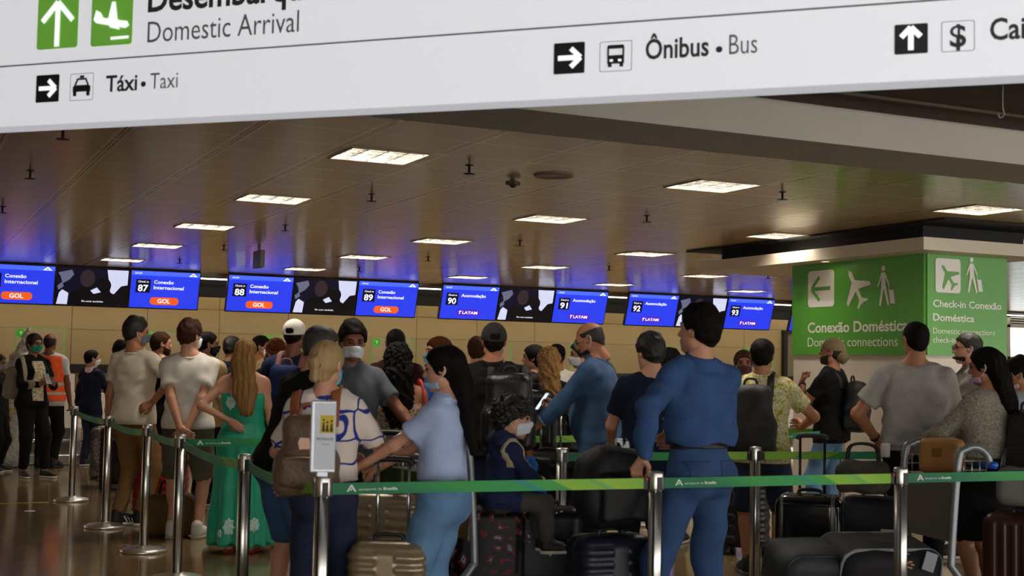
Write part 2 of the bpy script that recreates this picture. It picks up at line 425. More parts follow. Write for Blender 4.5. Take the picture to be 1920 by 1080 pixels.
def person(key, label, px, d, top_y=None, H=None, rel=0., sex='m', b=1., lean=(0, 0), twist=0., head=(0, 0, 0), R='down', L='down',
           feet=((.055, .0, 8), (-.055, .0, -8)), skin='tan', hair=('short', 'dark'), top=None, bottom=None, shoes=('shoe', '#1a1a1a', '#d8d4cc'),
           mask=None, cap=None, glasses=None, beard=None, belt=None, watch=None, extra=None, pelvis=None, face=False, vox=None, hs=1., group=None, pos=None, brow=True, belly=0.):
    near = d < 9.5
    vx = vox or (.0105 if near else .013)
    hv = .0052 if near else .0068
    loc = on_floor(px, d) if pos is None else np.array(pos, float)
    bearing = math.degrees(math.atan2(loc[0], loc[1]))
    psi = bearing + rel
    if H is None:
        g = at_depth(px, top_y, d); H = g[2] - (.012 if hair[0] != 'none' else 0) - (.008 if cap else 0)
    root = empty('person', loc, -math.radians(psi), label, 'person', group)
    fem = sex == 'f'; bw = b * (.93 if fem else 1.)
    hz = .525 if pelvis is None else pelvis[2]
    P = np.array((0, 0, .53)) if pelvis is None else np.array(pelvis, float) + (0, 0, .005)
    up0 = np.array((0, 0, .53))
    RT = rx(lean[0]) @ ry(lean[1]); RU = RT @ rz(twist)
    def T(p, tw=True):
        p = np.array(p, float); q = p - up0
        wgt = np.clip((p[2] - .53) / .22, 0, 1) if tw else 0
        return (P + RT @ (rz(twist * wgt) @ q)) * H
    def MT(M): return M @ RU.T if M is not None else None
    ctx = dict(H=H, T=T, RT=RT, RU=RU, root=root, loc=loc, psi=psi, P=P)
    # ---- skeleton
    S = {}; Ew = {}; Wr = {}; Hd = {}; Pn = {}; cu = {}
    for s, spec in ((1, R), (-1, L)):
        sp = ARM[spec] if isinstance(spec, str) else spec
        mir = np.array((s, 1, 1.)) if isinstance(spec, str) else np.ones(3)
        S[s] = T((s * .094 * bw, -.004, .796))
        tgt = np.array(sp[0]) * mir * H
        if isinstance(spec, str): tgt = tgt + (T((0, 0, .8)) - np.array((0, 0, .8 * H))) * (.6 if sp[0][2] > .5 else .5)
        Ew[s], Wr[s] = ik(S[s], tgt, .172 * H, .148 * H, np.array(sp[1]) * mir)
        Hd[s] = unit(Wr[s] - Ew[s]) if sp[2] is None else unit(np.array(sp[2]) * mir)
        Pn[s] = np.array(sp[3]) * mir; cu[s] = sp[4]
    K = {}; A = {}; HJ = {}
    for s, ft in ((1, feet[0]), (-1, feet[1])):
        az = ft[3] if len(ft) > 3 else 0.
        HJ[s] = T((s * .05 * bw, 0, .515), False)
        tgt = np.array((ft[0], ft[1], az)) * H + np.array((0, 0, .088 * H / 1.7))
        yw = rz(ft[2]) @ np.array((0, 1, 0))
        K[s], A[s] = ik(HJ[s], tgt, .247 * H, .232 * H, yw + (0, 0, .3))
    ctx.update(S=S, E=Ew, W=Wr, Hd=Hd, K=K, A=A, HJ=HJ)
    allp = np.array([T((-.17 * bw, -.12, .5)), T((.17 * bw, .12, .5)), T((-.17 * bw, -.12, .9)), T((.17 * bw, .12, .9))] + list(Ew.values()) + list(Wr.values()) + list(K.values()) + list(A.values()))
    lo, hi = allp.min(0) - .12, allp.max(0) + .12

    def torso(v, inf, boxy=0., legs=False, hemz=None, sleeves=None):
        """the trunk of the body, or of a garment inf metres outside it"""
        f = lambda p, q, r, M, k=.035: v.cap(T(p), T(q), r * H + inf, None, k, MT(M))
        f((-.036 * bw, -.004, .525), (.036 * bw, -.004, .525), .066 * (.5 + .5 * b) * (1.06 if fem else 1), flatY(.98))
        for s in (-1, 1): v.cap(T((s * .042 * bw, -.024, .505)), T((s * .042 * bw, -.024, .52)), .048 * H + inf, None, .04)
        wst = .074 if fem else .081
        f((0, .004, .56), (0, .004, .66), wst * bw, flatY(1.32))
        if belly: f((0, .03 + belly * .3, .60), (0, .03 + belly * .3, .63), .07 * bw, flatY(1.0))
        f((-.036 * bw, .0, .725), (.036 * bw, .0, .725), .068 * (.4 + .6 * b), flatY(1.08))
        f((-.03 * bw, -.006, .77), (.03 * bw, -.006, .77), .062 * (.4 + .6 * b), flatY(1.12))
        if fem:
            for s in (-1, 1): v.cap(T((s * .042, .052, .735)), T((s * .042, .05, .73)), .036 * H + inf, None, .03)
        for s in (-1, 1):
            v.cap(T((s * .026, -.008, .842)), T((s * .078 * bw, -.006, .806)), .025 * H + inf * .9, .029 * H + inf * .8, .035)
            v.cap(S[s], S[s] + (Ew[s] - S[s]) * .12, (.029 if fem else .0325) * H * (.5 + .5 * b) + inf * .8, None, .03)
        if boxy:
            z0 = (hemz or .48) - .03
            v.cap(T((0, .0, .74)), T((0, .002, z0)), .088 * bw * H + inf, (.091 * bw + boxy) * H + inf, .04, MT(flatY(1.28)), flat=0)
    ar = (.84 if fem else 1.) * (.55 + .45 * b)
    def arm(v, s, inf, upto=1., k=.02, infw=None, a0=0.):
        u = (.0275 * H * ar + inf, .0225 * H * ar + inf); fr = (.0235 * H * ar + inf, .0155 * H * ar + (inf if infw is None else infw))
        if upto <= 1:
            v.cap(S[s], S[s] + (Ew[s] - S[s]) * upto, u[0] - inf * .4, u[0] + (u[1] - u[0]) * upto, .03, flat=1 if upto < 1 else 0)
        else:
            v.cap(S[s], Ew[s], u[0] - inf * .35, u[1] - inf * .2, .03)
            t = upto - 1; v.cap(Ew[s], Ew[s] + (Wr[s] - Ew[s]) * t, fr[0], fr[0] + (fr[1] - fr[0]) * t, .02, flat=1 if t < 1.01 else 0)
    def leg(v, s, inf, upto=2., inf2=None, k=.03):
        i2 = inf if inf2 is None else inf2
        th = (.05 * H * (.4 + .6 * b) + inf, .033 * H * (.6 + .4 * b) + i2)
        cf = (.031 * H * (.6 + .4 * b) + i2, .0205 * H + i2)
        if upto <= 1: v.cap(HJ[s], HJ[s] + (K[s] - HJ[s]) * upto, th[0], th[0] + (th[1] - th[0]) * upto, k, flat=1)
        else:
            v.cap(HJ[s], K[s], th[0], th[1], k)
            t = upto - 1; v.cap(K[s], K[s] + (A[s] - K[s]) * t, cf[0], cf[0] + (cf[1] - cf[0]) * t, .03, flat=1 if t < 1 else 0)
            if inf < .012:
                c = K[s] + (A[s] - K[s]) * .28; bk = unit(np.cross(unit(A[s] - K[s]), (1, 0, 0))) ; bk = bk if bk[1] < 0 else -bk
                v.cap(c + bk * .012 * H, c + (A[s] - K[s]) * .12 + bk * .01 * H, .026 * H * (.7 + .3 * b) + inf, .02 * H + inf, .03)
    # ---- body: one surface
    v = Vol(lo - .05, hi + .05, vx)
    torso(v, 0.)
    for s in (1, -1): leg(v, s, 0., 2.0)
    D0 = v.D.copy()
    Nk = T((0, -.012, .845))
    RH = rz(head[0]) @ rx(head[1]) @ ry(head[2])
    hsc = hs * (H / 1.72) ** .55 * (.97 if fem else 1.) if hs == 1. else hs
    hc = T((0, -.006, .868)) + rx(lean[0] * .5 + head[1] * .4) @ ry(lean[1] * .5) @ np.array((0, .014, .118 * hsc - .005))
    if pelvis is None and not any(lean): hc[2] = H - .112 * hsc
    toP = lambda p: RH @ (np.array(p, float) * hsc) + hc
    v.cap(Nk, toP((0, -.022, -.06)), .034 * H * (.92 if fem else 1.02) * (.5 + .5 * b), .050 * hsc * (.9 if fem else 1.), .03)
    for s in (-1, 1):
        arm(v, s, 0., 2.02)
        v.cap(A[s], A[s] - (0, 0, .03), .02 * H, .02 * H, .02)
    bp, bq = v.mesh(); parts = [(bp, bq)]
    # head with a face, in head space
    h = Vol((-.1, -.125, -.17), (.1, .135, .13), hv)
    EL = lambda c, r, k=.02, op='u': h.cap(c, c, max(r), None, k, np.diag([max(r) / q for q in r]), op=op)
    EL((0, -.014, .032), (.074, .094, .080)); EL((0, .022, -.03), (.061, .066, .082), .03)
    h.cap((-.042, .005, -.065), (0, .058, -.092), .024, .020, .03); h.cap((.042, .005, -.065), (0, .058, -.092), .024, .020, .03)
    h.cap((-.036, .074, .026), (.036, .074, .026), .012, None, .02)
    for s in (-1, 1): h.cap((s * .032, .096, .008), (s * .036, .094, .008), .014, None, .016, op='s')
    h.cap((0, .085, .012), (0, .103, -.026), .008, .0125, .012); h.cap((-.013, .09, -.03), (.013, .09, -.03), .009, None, .008)
    h.cap((-.017, .083, -.058), (.017, .083, -.058), .008, None, .008); h.cap((-.014, .082, -.069), (.014, .082, -.069), .008, None, .006)
    for s in (-1, 1):
        Me = np.diag([2.6, 1.35, 1.]) @ ry(-s * 8) @ rx(12)
        h.cap((s * .077, -.012, -.004), (s * .077, -.012, -.004), .031, None, .008, Me); h.cap((s * .083, -.006, -.004), (s * .085, -.008, .0), .012, None, .006, op='s')
    h.cap((0, -.022, -.05), (0, -.04, -.16), .050 * (.88 if fem else 1), .05 * (.88 if fem else 1), .03)
    Dh = h.copy()
    p, q = h.mesh(); parts.append((p * hsc @ RH.T + hc, q))
    hm = (.9 if fem else 1.0) * (H / 1.72) ** .7 * (1.0 if hs == 1. else 1.1)
    for s in (-1, 1):
        p, q = hand_mesh(cu[s], .0042 if near else .006)
        z = Hd[s]; y = unit(Pn[s] - z * (Pn[s] @ z)); x = np.cross(y, z)
        p = p * hm
        if s < 0: p = p * (-1, 1, 1); q = q[:, ::-1]
        # right hand: thumb on -x of the hand frame when palm faces +y and fingers +z
        parts.append((p @ np.array([x, y, z]) + Wr[s], q))
        ctx['palm%d' % s] = Wr[s] + z * .085 * hm + y * .022
    V = np.concatenate([p for p, _ in parts]); o = 0; Q = []
    for p, q in parts: Q.append(q + o); o += len(p)
    body = link('body', fast_mesh('body', V, np.concatenate(Q)), mat('skin_' + skin, SKIN[skin], .55, var=.06, vscale=10, bump=.06, bscale=120), root)
    ctx['body'] = body
    ctx.update(toP=toP, RH=RH, hc=hc, hsc=hsc)
    hR = RH * hsc
    # ---- face
    if face:
        for s in (-1, 1):
            m = MB(); m.lathe([(0.0001, -.0095), (.006, -.0075), (.0092, -.003), (.0092, .003), (.006, .0075), (.0001, .0095)], 10, (s * .032, .081, .007))
            _place(m.build('eye', mat('eye_dark', '#1c120d', .2), root), hR, hc)
        if brow:
            for s in (-1, 1):
                m = MB(); m.tube([(s * .016, .089, .024), (s * .032, .088, .030), (s * .05, .077, .026)], [.004, .0045, .0025], 6)
                _place(m.build('eyebrow', mat('hair_' + hair[1], HAIRC.get(hair[1], '#1d140f'), .6), root), hR, hc)
    # ---- hair
    hmat = mat('hair_' + hair[1], HAIRC.get(hair[1], '#1d140f'),   .68, spec=.1, bump=.6, bscale=90, var=.28, vscale=50, stretch=(1, 1, .12) if hair[0] in ('long', 'bob', 'bun') else (1, 1, 1))
    st = hair[0]
    if st != 'none':
        th = {'short': .014, 'buzz': .006, 'tall': .02, 'long': .016, 'bob': .018, 'bun': .013, 'curly': .028, 'bald': .005, 'messy': .019, 'mop': .03}[st]
        if cap: th = min(th, .008)
        g = Vol((-.15, -.19, -.24), (.15, .14, .19), hv)
        rr = (.074 + th, .094 + th, .080 + th * 1.15)
        g.cap((0, -.015, .033), (0, -.015, .033), max(rr), None, .01, np.diag([max(rr) / q for q in rr]))
        g.cap((0, -.045, -.03), (0, -.045, -.06), .054 + th * .8, .042 + th * .6, .03)
        if st in ('long', 'bob', 'bun'): ly, lz = (-.2, -.09, -.02, .03, .055, .08, .13), (-.14, -.14, -.10, -.02, .03, .062, .09)
        elif st == 'mop': ly, lz = (-.2, -.08, -.02, .03, .06, .09, .13), (-.11, -.10, -.03, .01, .025, .03, .05)
        elif st == 'bald': ly, lz = (-.2, -.08, -.02, .0, .03, .1, .13), (-.08, -.075, -.02, .012, .02, .2, .2)
        else: ly, lz = (-.2, -.1, -.03, -.015, .02, .045, .075, .13), (-.085, -.082, -.045, .008, .0, .038, .064, .09)
        g.D = np.maximum(g.D, (.75 * (np.interp(g.y, ly, lz)[None, :, None] - g.z[None, None, :])).astype(np.float32))
        if st == 'bald': g.D = np.maximum(g.D, (g.z[None, None, :] - .052).astype(np.float32) + 0 * g.D)
        if st == 'tall' or st == 'messy': g.cap((0, .02, .105), (0, -.05, .115), .034, .03, .03, np.diag([.6, 1, 1]))
        if st == 'bun':
            g.cap((.0, -.125, .005), (.0, -.135, .0), .032, None, .012); g.cap((0, -.13, -.01), (0, -.125, -.08), .022, .026, .02)
        if st == 'curly': pass
        if st == 'buzz' or st == 'bald': g.noise(.0006, 1., H, 'curl')
        elif st in ('curly', 'mop'): g.noise(.007 if st == 'curly' else .009, 1.15, H, 'curl')
        elif st in ('short', 'tall', 'messy'): g.noise(.0022 if st != 'messy' else .004, .8, H * 3, 'curl')
        else: g.noise(.0016, 1., H, 'strand')
        p, q = g.mesh(); hp = [(p @ hR.T + hc, q)]
        if len(hair) > 2:       # the hanging length: (end point in heights, width, curl)
            end = T(hair[2]); wd = hair[3]; c0 = toP((0, -.06, .02)); c1 = toP((0, -.085, -.09)); c2 = c1 * .45 + end * .55 - np.array((0, .012, 0))
            c1 = c1 - np.array((0, .012, 0)); end = end - np.array((0, .012, 0))
            pp = np.array([c0, c1, c2, end]); g = Vol(pp.min(0) - .17, pp.max(0) + .17, hv * 1.25)
            Mh = np.diag([1., 1.9, 1.]) @ RH.T
            g.cap(c0, c1, .088 * hsc, wd, .03, np.diag([1., 1.25, 1.]) @ RH.T); g.cap(c1, c2, wd, wd * 1.02, .03, Mh); g.cap(c2, end, wd * 1.0, wd * .62, .03, Mh)
            if st == 'curly': g.noise(.009, 1.0, H, 'curl')
            else:
                X = g.x[:, None, None]; Y = g.y[None, :, None]; Z = g.z[None, None, :]
                g.D = (g.D + .0035 * np.sin(150 * X + 3 * np.sin(9 * Z) + 2 * np.sin(30 * Y)) + .0025 * np.sin(270 * X + 4 * np.sin(7 * Z)) + .003 * np.sin(55 * X + 5 * Z)).astype(np.float32)
            # keep the strands outside the face
            hp.append(g.mesh())
        V = np.concatenate([p for p, _ in hp]); o = 0; Q = []
        for p, q in hp: Q.append(q + o); o += len(p)
        link('hair', fast_mesh('hair', V, np.concatenate(Q)), hmat, root)
    if beard:
        g = Dh.copy(.0035); g.plane((0, .06, -.046), (0, .35, 1)); g.plane((0, .0, 0), (0, -1, 0)); g.plane((0, 0, -.118), (0, 0, -1))
        g.build('beard', mat('hair_' + beard, HAIRC[beard], .7, bump=.4, bscale=150), root, hR, hc)
    if mask:
        g = Dh.copy(.0075)
        g.cap((0, .085, -.03), (0, .078, -.085), .034, .026, .02)
        dz = mask[1] if len(mask) > 1 else 0.
        if dz: g.plane((0, 0, -.066), (0, 0, 1))
        else: g.plane((0, .1, -.012), (0, -.25, 1))
        g.plane((0, 0, -.112), (0, .3, -1)); g.plane((0, .022, 0), (0, -1, 0)); g.noise(.0014, 2.4, 1.)
        mk = g.build('face_mask', mat('mask_' + mask[0], mask[0], .8, bump=.2, bscale=90), root, hR, hc)
        m = MB()
        for s in (-1, 1): m.tube(smooth_path([(s * .064, .03, -.03 + dz), (s * .082, -.012, .018), (s * .088, -.03, -.002), (s * .08, -.018, -.03), (s * .06, .028, -.075)], 4), .0018, 5)
        e = m.build('ear_loops', mat('mask_loop', '#d9d9d9', .8), root); _place(e, hR, hc); e.parent = mk
    if glasses:
        m = MB()
        for s in (-1, 1):
            m.tube([(s * .034 + .024 * math.cos(a), .106 - .18 * abs(.024 * math.cos(a)), .004 + .019 * math.sin(a)) for a in np.linspace(0, 2 * math.pi, 14)[:-1]], .0024, 5, True)
            m.tube([(s * .058, .1, .008), (s * .074, .05, .01), (s * .082, -.02, .006)], .0022, 5)
        m.tube([(-.011, .108, .008), (.011, .108, .008)], .0022, 5)
        _place(m.build('glasses', mat('glasses_' + glasses, glasses, .35), root), hR, hc)
    if cap:
        cc, back, hole = cap
        g = Vol((-.13, -.22, -.09), (.13, .24, .18), hv)
        rr = (.090, .109, .104)
        g.cap((0, -.014, .03), (0, -.014, .03), .109, None, .01, np.diag([.109 / q for q in rr]))
        g.plane((0, 0, .012), (0, .16 if not back else -.12, -1))
        if hole: yb = -.112 if not back else .1; g.cap((-.015, yb, .028), (.015, yb, .028), .021, None, .006, op='s')
        sg = -1 if back else 1
        if back: g.plane((0, 0, .006), (0, .35, -1))
        cp = g.build('cap', mat('cap_' + cc, cc, .85, bump=.3, bscale=200), root, hR, hc)
        bl = Vol((-.13, -.22, -.12), (.13, .24, .14), hv)
        c = (0, .085, .035) if not back else (0, -.085, -.012)
        e2 = (0, .15, .02) if not back else (0, -.14, -.05)
        bl.cap(c, e2, .078 if not back else .066, .05, .01, np.diag([1., 1., 8.]) @ rx(-14) if not back else np.diag([1., 8., 1.]) @ rx(30))
        br = bl.build('cap_brim', mat('cap_' + cc, cc), root, hR, hc)
        if br: br.parent = cp
    # ---- garments
    wz = top.get('waist', .60) if top else .6
    if bottom:
        kind = bottom.get('kind', 'trousers'); t = bottom.get('t', .017); wz = bottom.get('waist', .595)
        g = Vol(lo - .05, hi + .05, vx)
        if kind in ('trousers', 'shorts'):
            f = lambda p, q, r, M, k=.05: g.cap(T(p, 0), T(q, 0), r * H + t * .55, None, k, (M @ RT.T))
            f((-.036 * bw, -.004, .525), (.036 * bw, -.004, .525), .066 * (.5 + .5 * b) * (1.06 if fem else 1), flatY(.98))
            for s in (-1, 1): g.cap(T((s * .042 * bw, -.024, .505), 0), T((s * .042 * bw, -.024, .52), 0), .048 * H + t * .55, None, .04)
            f((0, .004, .56), (0, .004, .66), (.079 if fem else .087) * bw, flatY(1.3))
            g.plane(T((0, 0, wz)), RT @ np.array((0, 0, 1)))
            for s in (-1, 1): leg(g, s, t, bottom.get('upto', 1.93 if kind == 'trousers' else .96), bottom.get('flare', t * 1.2))
            g.noise(bottom.get('fold', .0045), bottom.get('ff', .9), H * 5 + px)
        else:
            z1 = bottom.get('hem', .3); c = (A[1] + A[-1]) / 2; c[2] = 0; q = T((0, 0, .5), 0) * .5 + .5 * np.array((c[0], c[1], 0)); q[2] = z1 * H
            tp_ = T((0, -.004, wz), 0); md = T((0, -.006, .515), 0); w0, w1, w2 = bottom.get('w', (.088, .115, .125))
            g.cap(tp_, md, w0 * bw * H, w1 * bw * H, .04, flatY(1.2) @ RT.T); g.cap(md, q, w1 * bw * H, w2 * bw * H, .03, flatY(1.25), flat=1)
            for s in (-1, 1): g.cap(T((s * .042 * bw, -.024, .505), 0), T((s * .042 * bw, -.024, .52), 0), .048 * H + t * .55, None, .05)
            g.plane(T((0, 0, wz)), RT @ np.array((0, 0, 1)))
            g.noise(bottom.get('fold', .008), bottom.get('pf', 9), H, 'pleat'); g.noise(.003, .8, H)
        g.D = np.where(g.D < .018, np.minimum(g.D, D0 - .005), g.D).astype(np.float32)
        if kind in ('trousers', 'shorts') : g.plane(T((0, 0, wz)), RT @ np.array((0, 0, 1)))
        ctx['Db'] = g.copy()
        bo = g.build(bottom.get('name', kind), bottom['mat'], root)
        if bottom.get('label'): bo['label'] = bottom['label']
        ctx['bo'] = bo
    if top:
        hem = top.get('hem', .475); t = top.get('t', .014); kind = top.get('kind', 'tee')
        g = Vol(lo - .05, hi + .05, vx)
        torso(g, t * .8, top.get('boxy', .010 if not fem else .006), hemz=hem)
        g.plane(T((0, 0, hem)), RT @ np.array((0, 0, -1)))
        if kind == 'strapless':
            g.plane(T((0, 0, top.get('neck', .755))), RT @ np.array((0, -.25, 1)))
            for s in (-1, 1): g.plane(T((s * .112 * bw, 0, .7)), RT @ np.array((s, 0, .25)))
        elif kind == 'tank':
            nz = top.get('neck', .79); g.plane(T((0, -.02, nz)), RT @ np.array((0, -.3, 1)))
            for s in (-1, 1): g.plane(T((s * .1 * bw, 0, .75)), RT @ np.array((s, 0, .1)))
        else:
            g.plane(T((0, -.012, top.get('neck', .852))), RT @ np.array((0, -.32, 1)))
        sl = top.get('sleeve', .55)
        if kind not in ('strapless', 'tank'):
            for s in (-1, 1): arm(g, s, t + (.010 if sl <= 1 else .004), sl, infw=t * .8)
        g.noise(top.get('fold', .0042), top.get('ff', 1.6), H * 7 + px)
        g.D = np.where(g.D < .014, np.minimum(g.D, D0 - .004), g.D).astype(np.float32)
        if bottom and hem < wz - .03:
            zz = g.z[None, None, :] + 0 * g.D; ok = (g.D < .035) & (zz > hem * H - .03)
            g.D = np.where(ok, np.minimum(g.D, ctx['Db'].D - .006), g.D).astype(np.float32)
        Dt = g.copy()
        tp = g.build(top.get('name', 't_shirt'), top['mat'], root)
        if top.get('label'): tp['label'] = top['label']
        ctx['Dt'] = Dt; ctx['garment'] = tp
        if top.get('collar'):
            c = Vol(Nk - .16, Nk + .16, .0065)
            c.cap(Nk - (0, 0, .02), Nk + (0, .0, .03), .041 * H + .014, .036 * H + .014, .01); c.cap(Nk - (0, 0, .05), Nk + (0, .0, .06), .038 * H, .033 * H, .0, op='s')
            c.plane(Nk + (0, .02, -.02), (0, .55, -1)); c.plane(Nk + (0, 0, .032), (0, -.3, 1))
            cl = c.build('collar', top.get('cmat', top['mat']), root)
            if cl: cl.parent = tp
        if top.get('rib'):
            c = Vol(Nk - .14, Nk + .14, .008)
            c.cap(Nk - (0, 0, .02), Nk + (0, .0, .012), .039 * H + .006, .037 * H + .006, .01); c.plane(Nk + (0, .0, .006), (0, -.3, 1)); c.plane(Nk + (0, 0, -.012), (0, .3, -1))
            cl = c.build('neckband', top.get('cmat', top['mat']), root)
            if cl: cl.parent = tp
        if top.get('cuff'):
            for s in (-1, 1):
                c = Vol(Ew[s] - .2, Ew[s] + .2, .008); q0 = Ew[s] + (Wr[s] - Ew[s]) * (sl - 1 - .2); q1 = Ew[s] + (Wr[s] - Ew[s]) * (sl - 1 + .06)
                c.cap(q0, q1, .025 * H + .008, None, .0, flat=2); cl = c.build('cuff', top['cuff'], root)
                if cl: cl.parent = tp
    if belt:
        g = ctx['Db'].copy(.004); g.slab(T((0, 0, wz - .008)), RT @ np.array((0, 0, 1)), .018); g.build('belt', mat('belt_' + belt, belt, .5), root)
    if watch:
        s, wc = watch; g = Vol(Wr[s] - .1, Wr[s] + .1, .005); dr = unit(Wr[s] - Ew[s]); c = Wr[s] - dr * .03
        g.cap(c - dr * .011, c + dr * .011, .0165 * H * ar + .006, None, 0, flat=2); w = g.build('watch', mat('watch_' + wc, wc, .5), root)
    if shoes:
        kind, c1, c2 = shoes
        upm, som = shoe_meshes(kind, .006 if near else .008)
        sc = (.93 if fem else 1.02) * (H / 1.72) ** .8
        for s, ft in ((1, feet[0]), (-1, feet[1])):
            az = (ft[3] if len(ft) > 3 else 0.) * H; Ry = rz(ft[2]); c = np.array((A[s][0], A[s][1], az)) + Ry @ np.array((0, .05, 0)) * sc * .9
            if len(ft) > 3: c[2] = A[s][2] - .088 * H / 1.7
            o = link('shoe' if kind != 'sandal' else 'foot', fast_mesh('shoe', upm[0] * sc @ Ry.T + c, upm[1]), mat('skin_' + skin, SKIN[skin]) if kind == 'sandal' else mat('shoe_' + c1, c1, .6, bump=.1, bscale=150), root)
            q = link('sole', fast_mesh('sole', som[0] * sc @ Ry.T + c, som[1]), mat('sole_' + c2, c2, .7), o)
            if kind == 'stripe':
                for i in range(3):
                    for sd in (-1, 1):
                        m = MB(); m.tube(smooth_path([(sd * .0465, .075 - .028 * i, .03), (sd * .046, .06 - .028 * i, .055), (sd * .032, .05 - .028 * i, .078)], 4), .0058, 6)
                        e = m.build('stripe', mat('shoe_stripe', '#e8e6e0', .6), root); _place(e, Ry * sc, c); e.parent = o
    if extra: extra(ctx)
    PEOPLE[key] = ctx
    return ctx

def _place(o, R, t):
    n = len(o.data.vertices); v = np.empty(n * 3, np.float32); o.data.vertices.foreach_get('co', v)
    v = v.reshape(-1, 3) @ np.array(R, np.float32).T + np.array(t, np.float32); o.data.vertices.foreach_set('co', v.astype(np.float32).ravel()); o.data.update()
    return o

# ---------------------------------------------------------------- things people wear or carry (top-level, in the wearer's frame)
def carried(c, name, org, label, cat, group=None):
    """an Empty at point org of the wearer's frame; returns (root, org)"""
    a = math.radians(-c['psi']); w = c['loc'] + np.array((org[0] * math.cos(a) - org[1] * math.sin(a), org[0] * math.sin(a) + org[1] * math.cos(a), org[2]))
    return empty(name, w, a, label, cat, group), np.array(org, float)

def backpack(c, label, m, w=.29, h=.44, dp=.15, zc=.70, mstrap=None, pocket=True, handle=True, straps=(1, -1), shift=0., dy=0., mp=None, logo=None, taper=.86, zipm=None):
    H, T, RT = c['H'], c['T'], c['RU']
    ctr = T((shift, -.075, zc)) - RT @ np.array((0, dp * .5 + .012 - dy, 0))
    root, org = carried(c, 'backpack', ctr - np.array((0, 0, h / 2)), label, 'backpack')
    g = Vol(ctr - .42, ctr + .42, .008)
    lo_ = ctr - RT @ np.array((0, 0, h * .24)); hi_ = ctr + RT @ np.array((0, 0, h * .16))
    g.rbox(lo_, (w / 2, dp / 2, h * .26), .055, RT, .06); g.rbox(hi_, (w / 2 * taper, dp / 2 * .85, h * .32), .07, RT, .06)
    g.noise(.004, 1.2, zc * 9 + w)
    g.build('pack_body', m, root, o=org)
    if pocket:
        g = Vol(ctr - .42, ctr + .42, .008); q = ctr + RT @ np.array((0, -dp / 2 - .005, -h * .2)); g.rbox(q, (w * .38, .035, h * .2), .03, RT); g.noise(.003, 1.5, 2.)
        pk = g.build('front_pocket', mp or m, root, o=org)
        mm = MB(); a = q + RT @ np.array((-w * .3, -.03, h * .15)) - org; b_ = q + RT @ np.array((w * .3, -.03, h * .15)) - org
        mm.tube(smooth_path([a, (a + b_) / 2 + RT @ np.array((0, -.008, .012)), b_], 6), .004, 6)
        mm.build('zipper', zipm or mat('zip', '#4a4640', .4, .6), root).parent = pk
    if handle:
        mm = MB(); t = ctr + RT @ np.array((0, dp * .2, h * .47)) - org
        mm.tube(smooth_path([t + RT @ np.array((-.05, 0, -.01)), t + RT @ np.array((-.03, 0, .04)), t + RT @ np.array((.03, 0, .04)), t + RT @ np.array((.05, 0, -.01))], 5), .009, 8).build('grab_handle', mstrap or m, root)
    if straps and 'Dt' in c:
        for s in straps:
            g = c['Dt'].copy(.013); g.D = np.maximum(g.D, -(c['Dt'].D + .012)); g.slab(T((shift * .8 + s * min(.075, w * .32 / H), 0, .8)), RT @ np.array((1, 0, 0)), .024); g.plane(T((0, 0, .62)), RT @ np.array((0, .0, -1)))
            g.D = np.where((g.y[None, :, None] < T((0, -.02, .8))[1]) & (g.z[None, None, :] < ctr[2] + h * .30), .3, g.D).astype(np.float32)
            g.build('shoulder_strap', mstrap or m, root, o=org)
    return root, ctr, org

def sling(c, root, org, p, n, w, m, name='strap', lo=None):
    g = c['Dt'].copy(.011); g.D = np.maximum(g.D, -(c['Dt'].D + .012)); g.slab(p, n, w)
    if lo is not None: g.plane((0, 0, lo), (0, 0, -1))
    return g.build(name, m, root, o=org)
# ---------------------------------------------------------------- the hall
ZC = 2.757
def struct(name, mb, m, parent=None, bevel=0):
    o = mb.build(name, m, parent, bevel); o['kind'] = 'structure'; return o

def floor_mat():
    m = mat('granite_floor', '#6d5a44', .2, spec=.5, var=.22, vscale=1.2); nt = m.node_tree; b = nt.nodes['Principled BSDF']
    tc = nt.nodes.new('ShaderNodeTexCoord'); v = nt.nodes.new('ShaderNodeTexVoronoi'); v.inputs['Scale'].default_value = 90
    nt.links.new(tc.outputs['Object'], v.inputs['Vector'])
    r = nt.nodes.new('ShaderNodeValToRGB'); r.color_ramp.elements[0].color = lin('#66533c'); r.color_ramp.elements[1].color = lin('#97805b')
    nt.links.new(v.outputs['Color'], r.inputs[0])
    # square slabs with fine joints
    bk = nt.nodes.new('ShaderNodeTexBrick'); bk.offset = 0; bk.inputs['Scale'].default_value = 1; bk.inputs['Brick Width'].default_value = 1.2; bk.inputs['Row Height'].default_value = 1.2
    bk.inputs['Mortar Size'].default_value = .004; bk.inputs['Color1'].default_value = (1, 1, 1, 1); bk.inputs['Color2'].default_value = (.9, .9, .9, 1); bk.inputs['Mortar'].default_value = (.55, .55, .55, 1)
    nt.links.new(tc.outputs['Object'], bk.inputs['Vector'])
    mx = nt.nodes.new('ShaderNodeMix'); mx.data_type = 'RGBA'; mx.blend_type = 'MULTIPLY'; mx.inputs[0].default_value = 1
    nt.links.new(r.outputs[0], mx.inputs[6]); nt.links.new(bk.outputs['Color'], mx.inputs[7]); nt.links.new(mx.outputs[2], b.inputs['Base Color'])
    n = nt.nodes.new('ShaderNodeTexNoise'); n.inputs['Scale'].default_value = 3; nt.links.new(tc.outputs['Object'], n.inputs['Vector'])
    rr = nt.nodes.new('ShaderNodeMapRange'); rr.inputs[3].default_value = .08; rr.inputs[4].default_value = .17; nt.links.new(n.outputs['Fac'], rr.inputs[0]); nt.links.new(rr.outputs[0], b.inputs['Roughness'])
    return m
struct('floor', MB().box((11, 9, -.1), (44, 34, .2)), floor_mat())

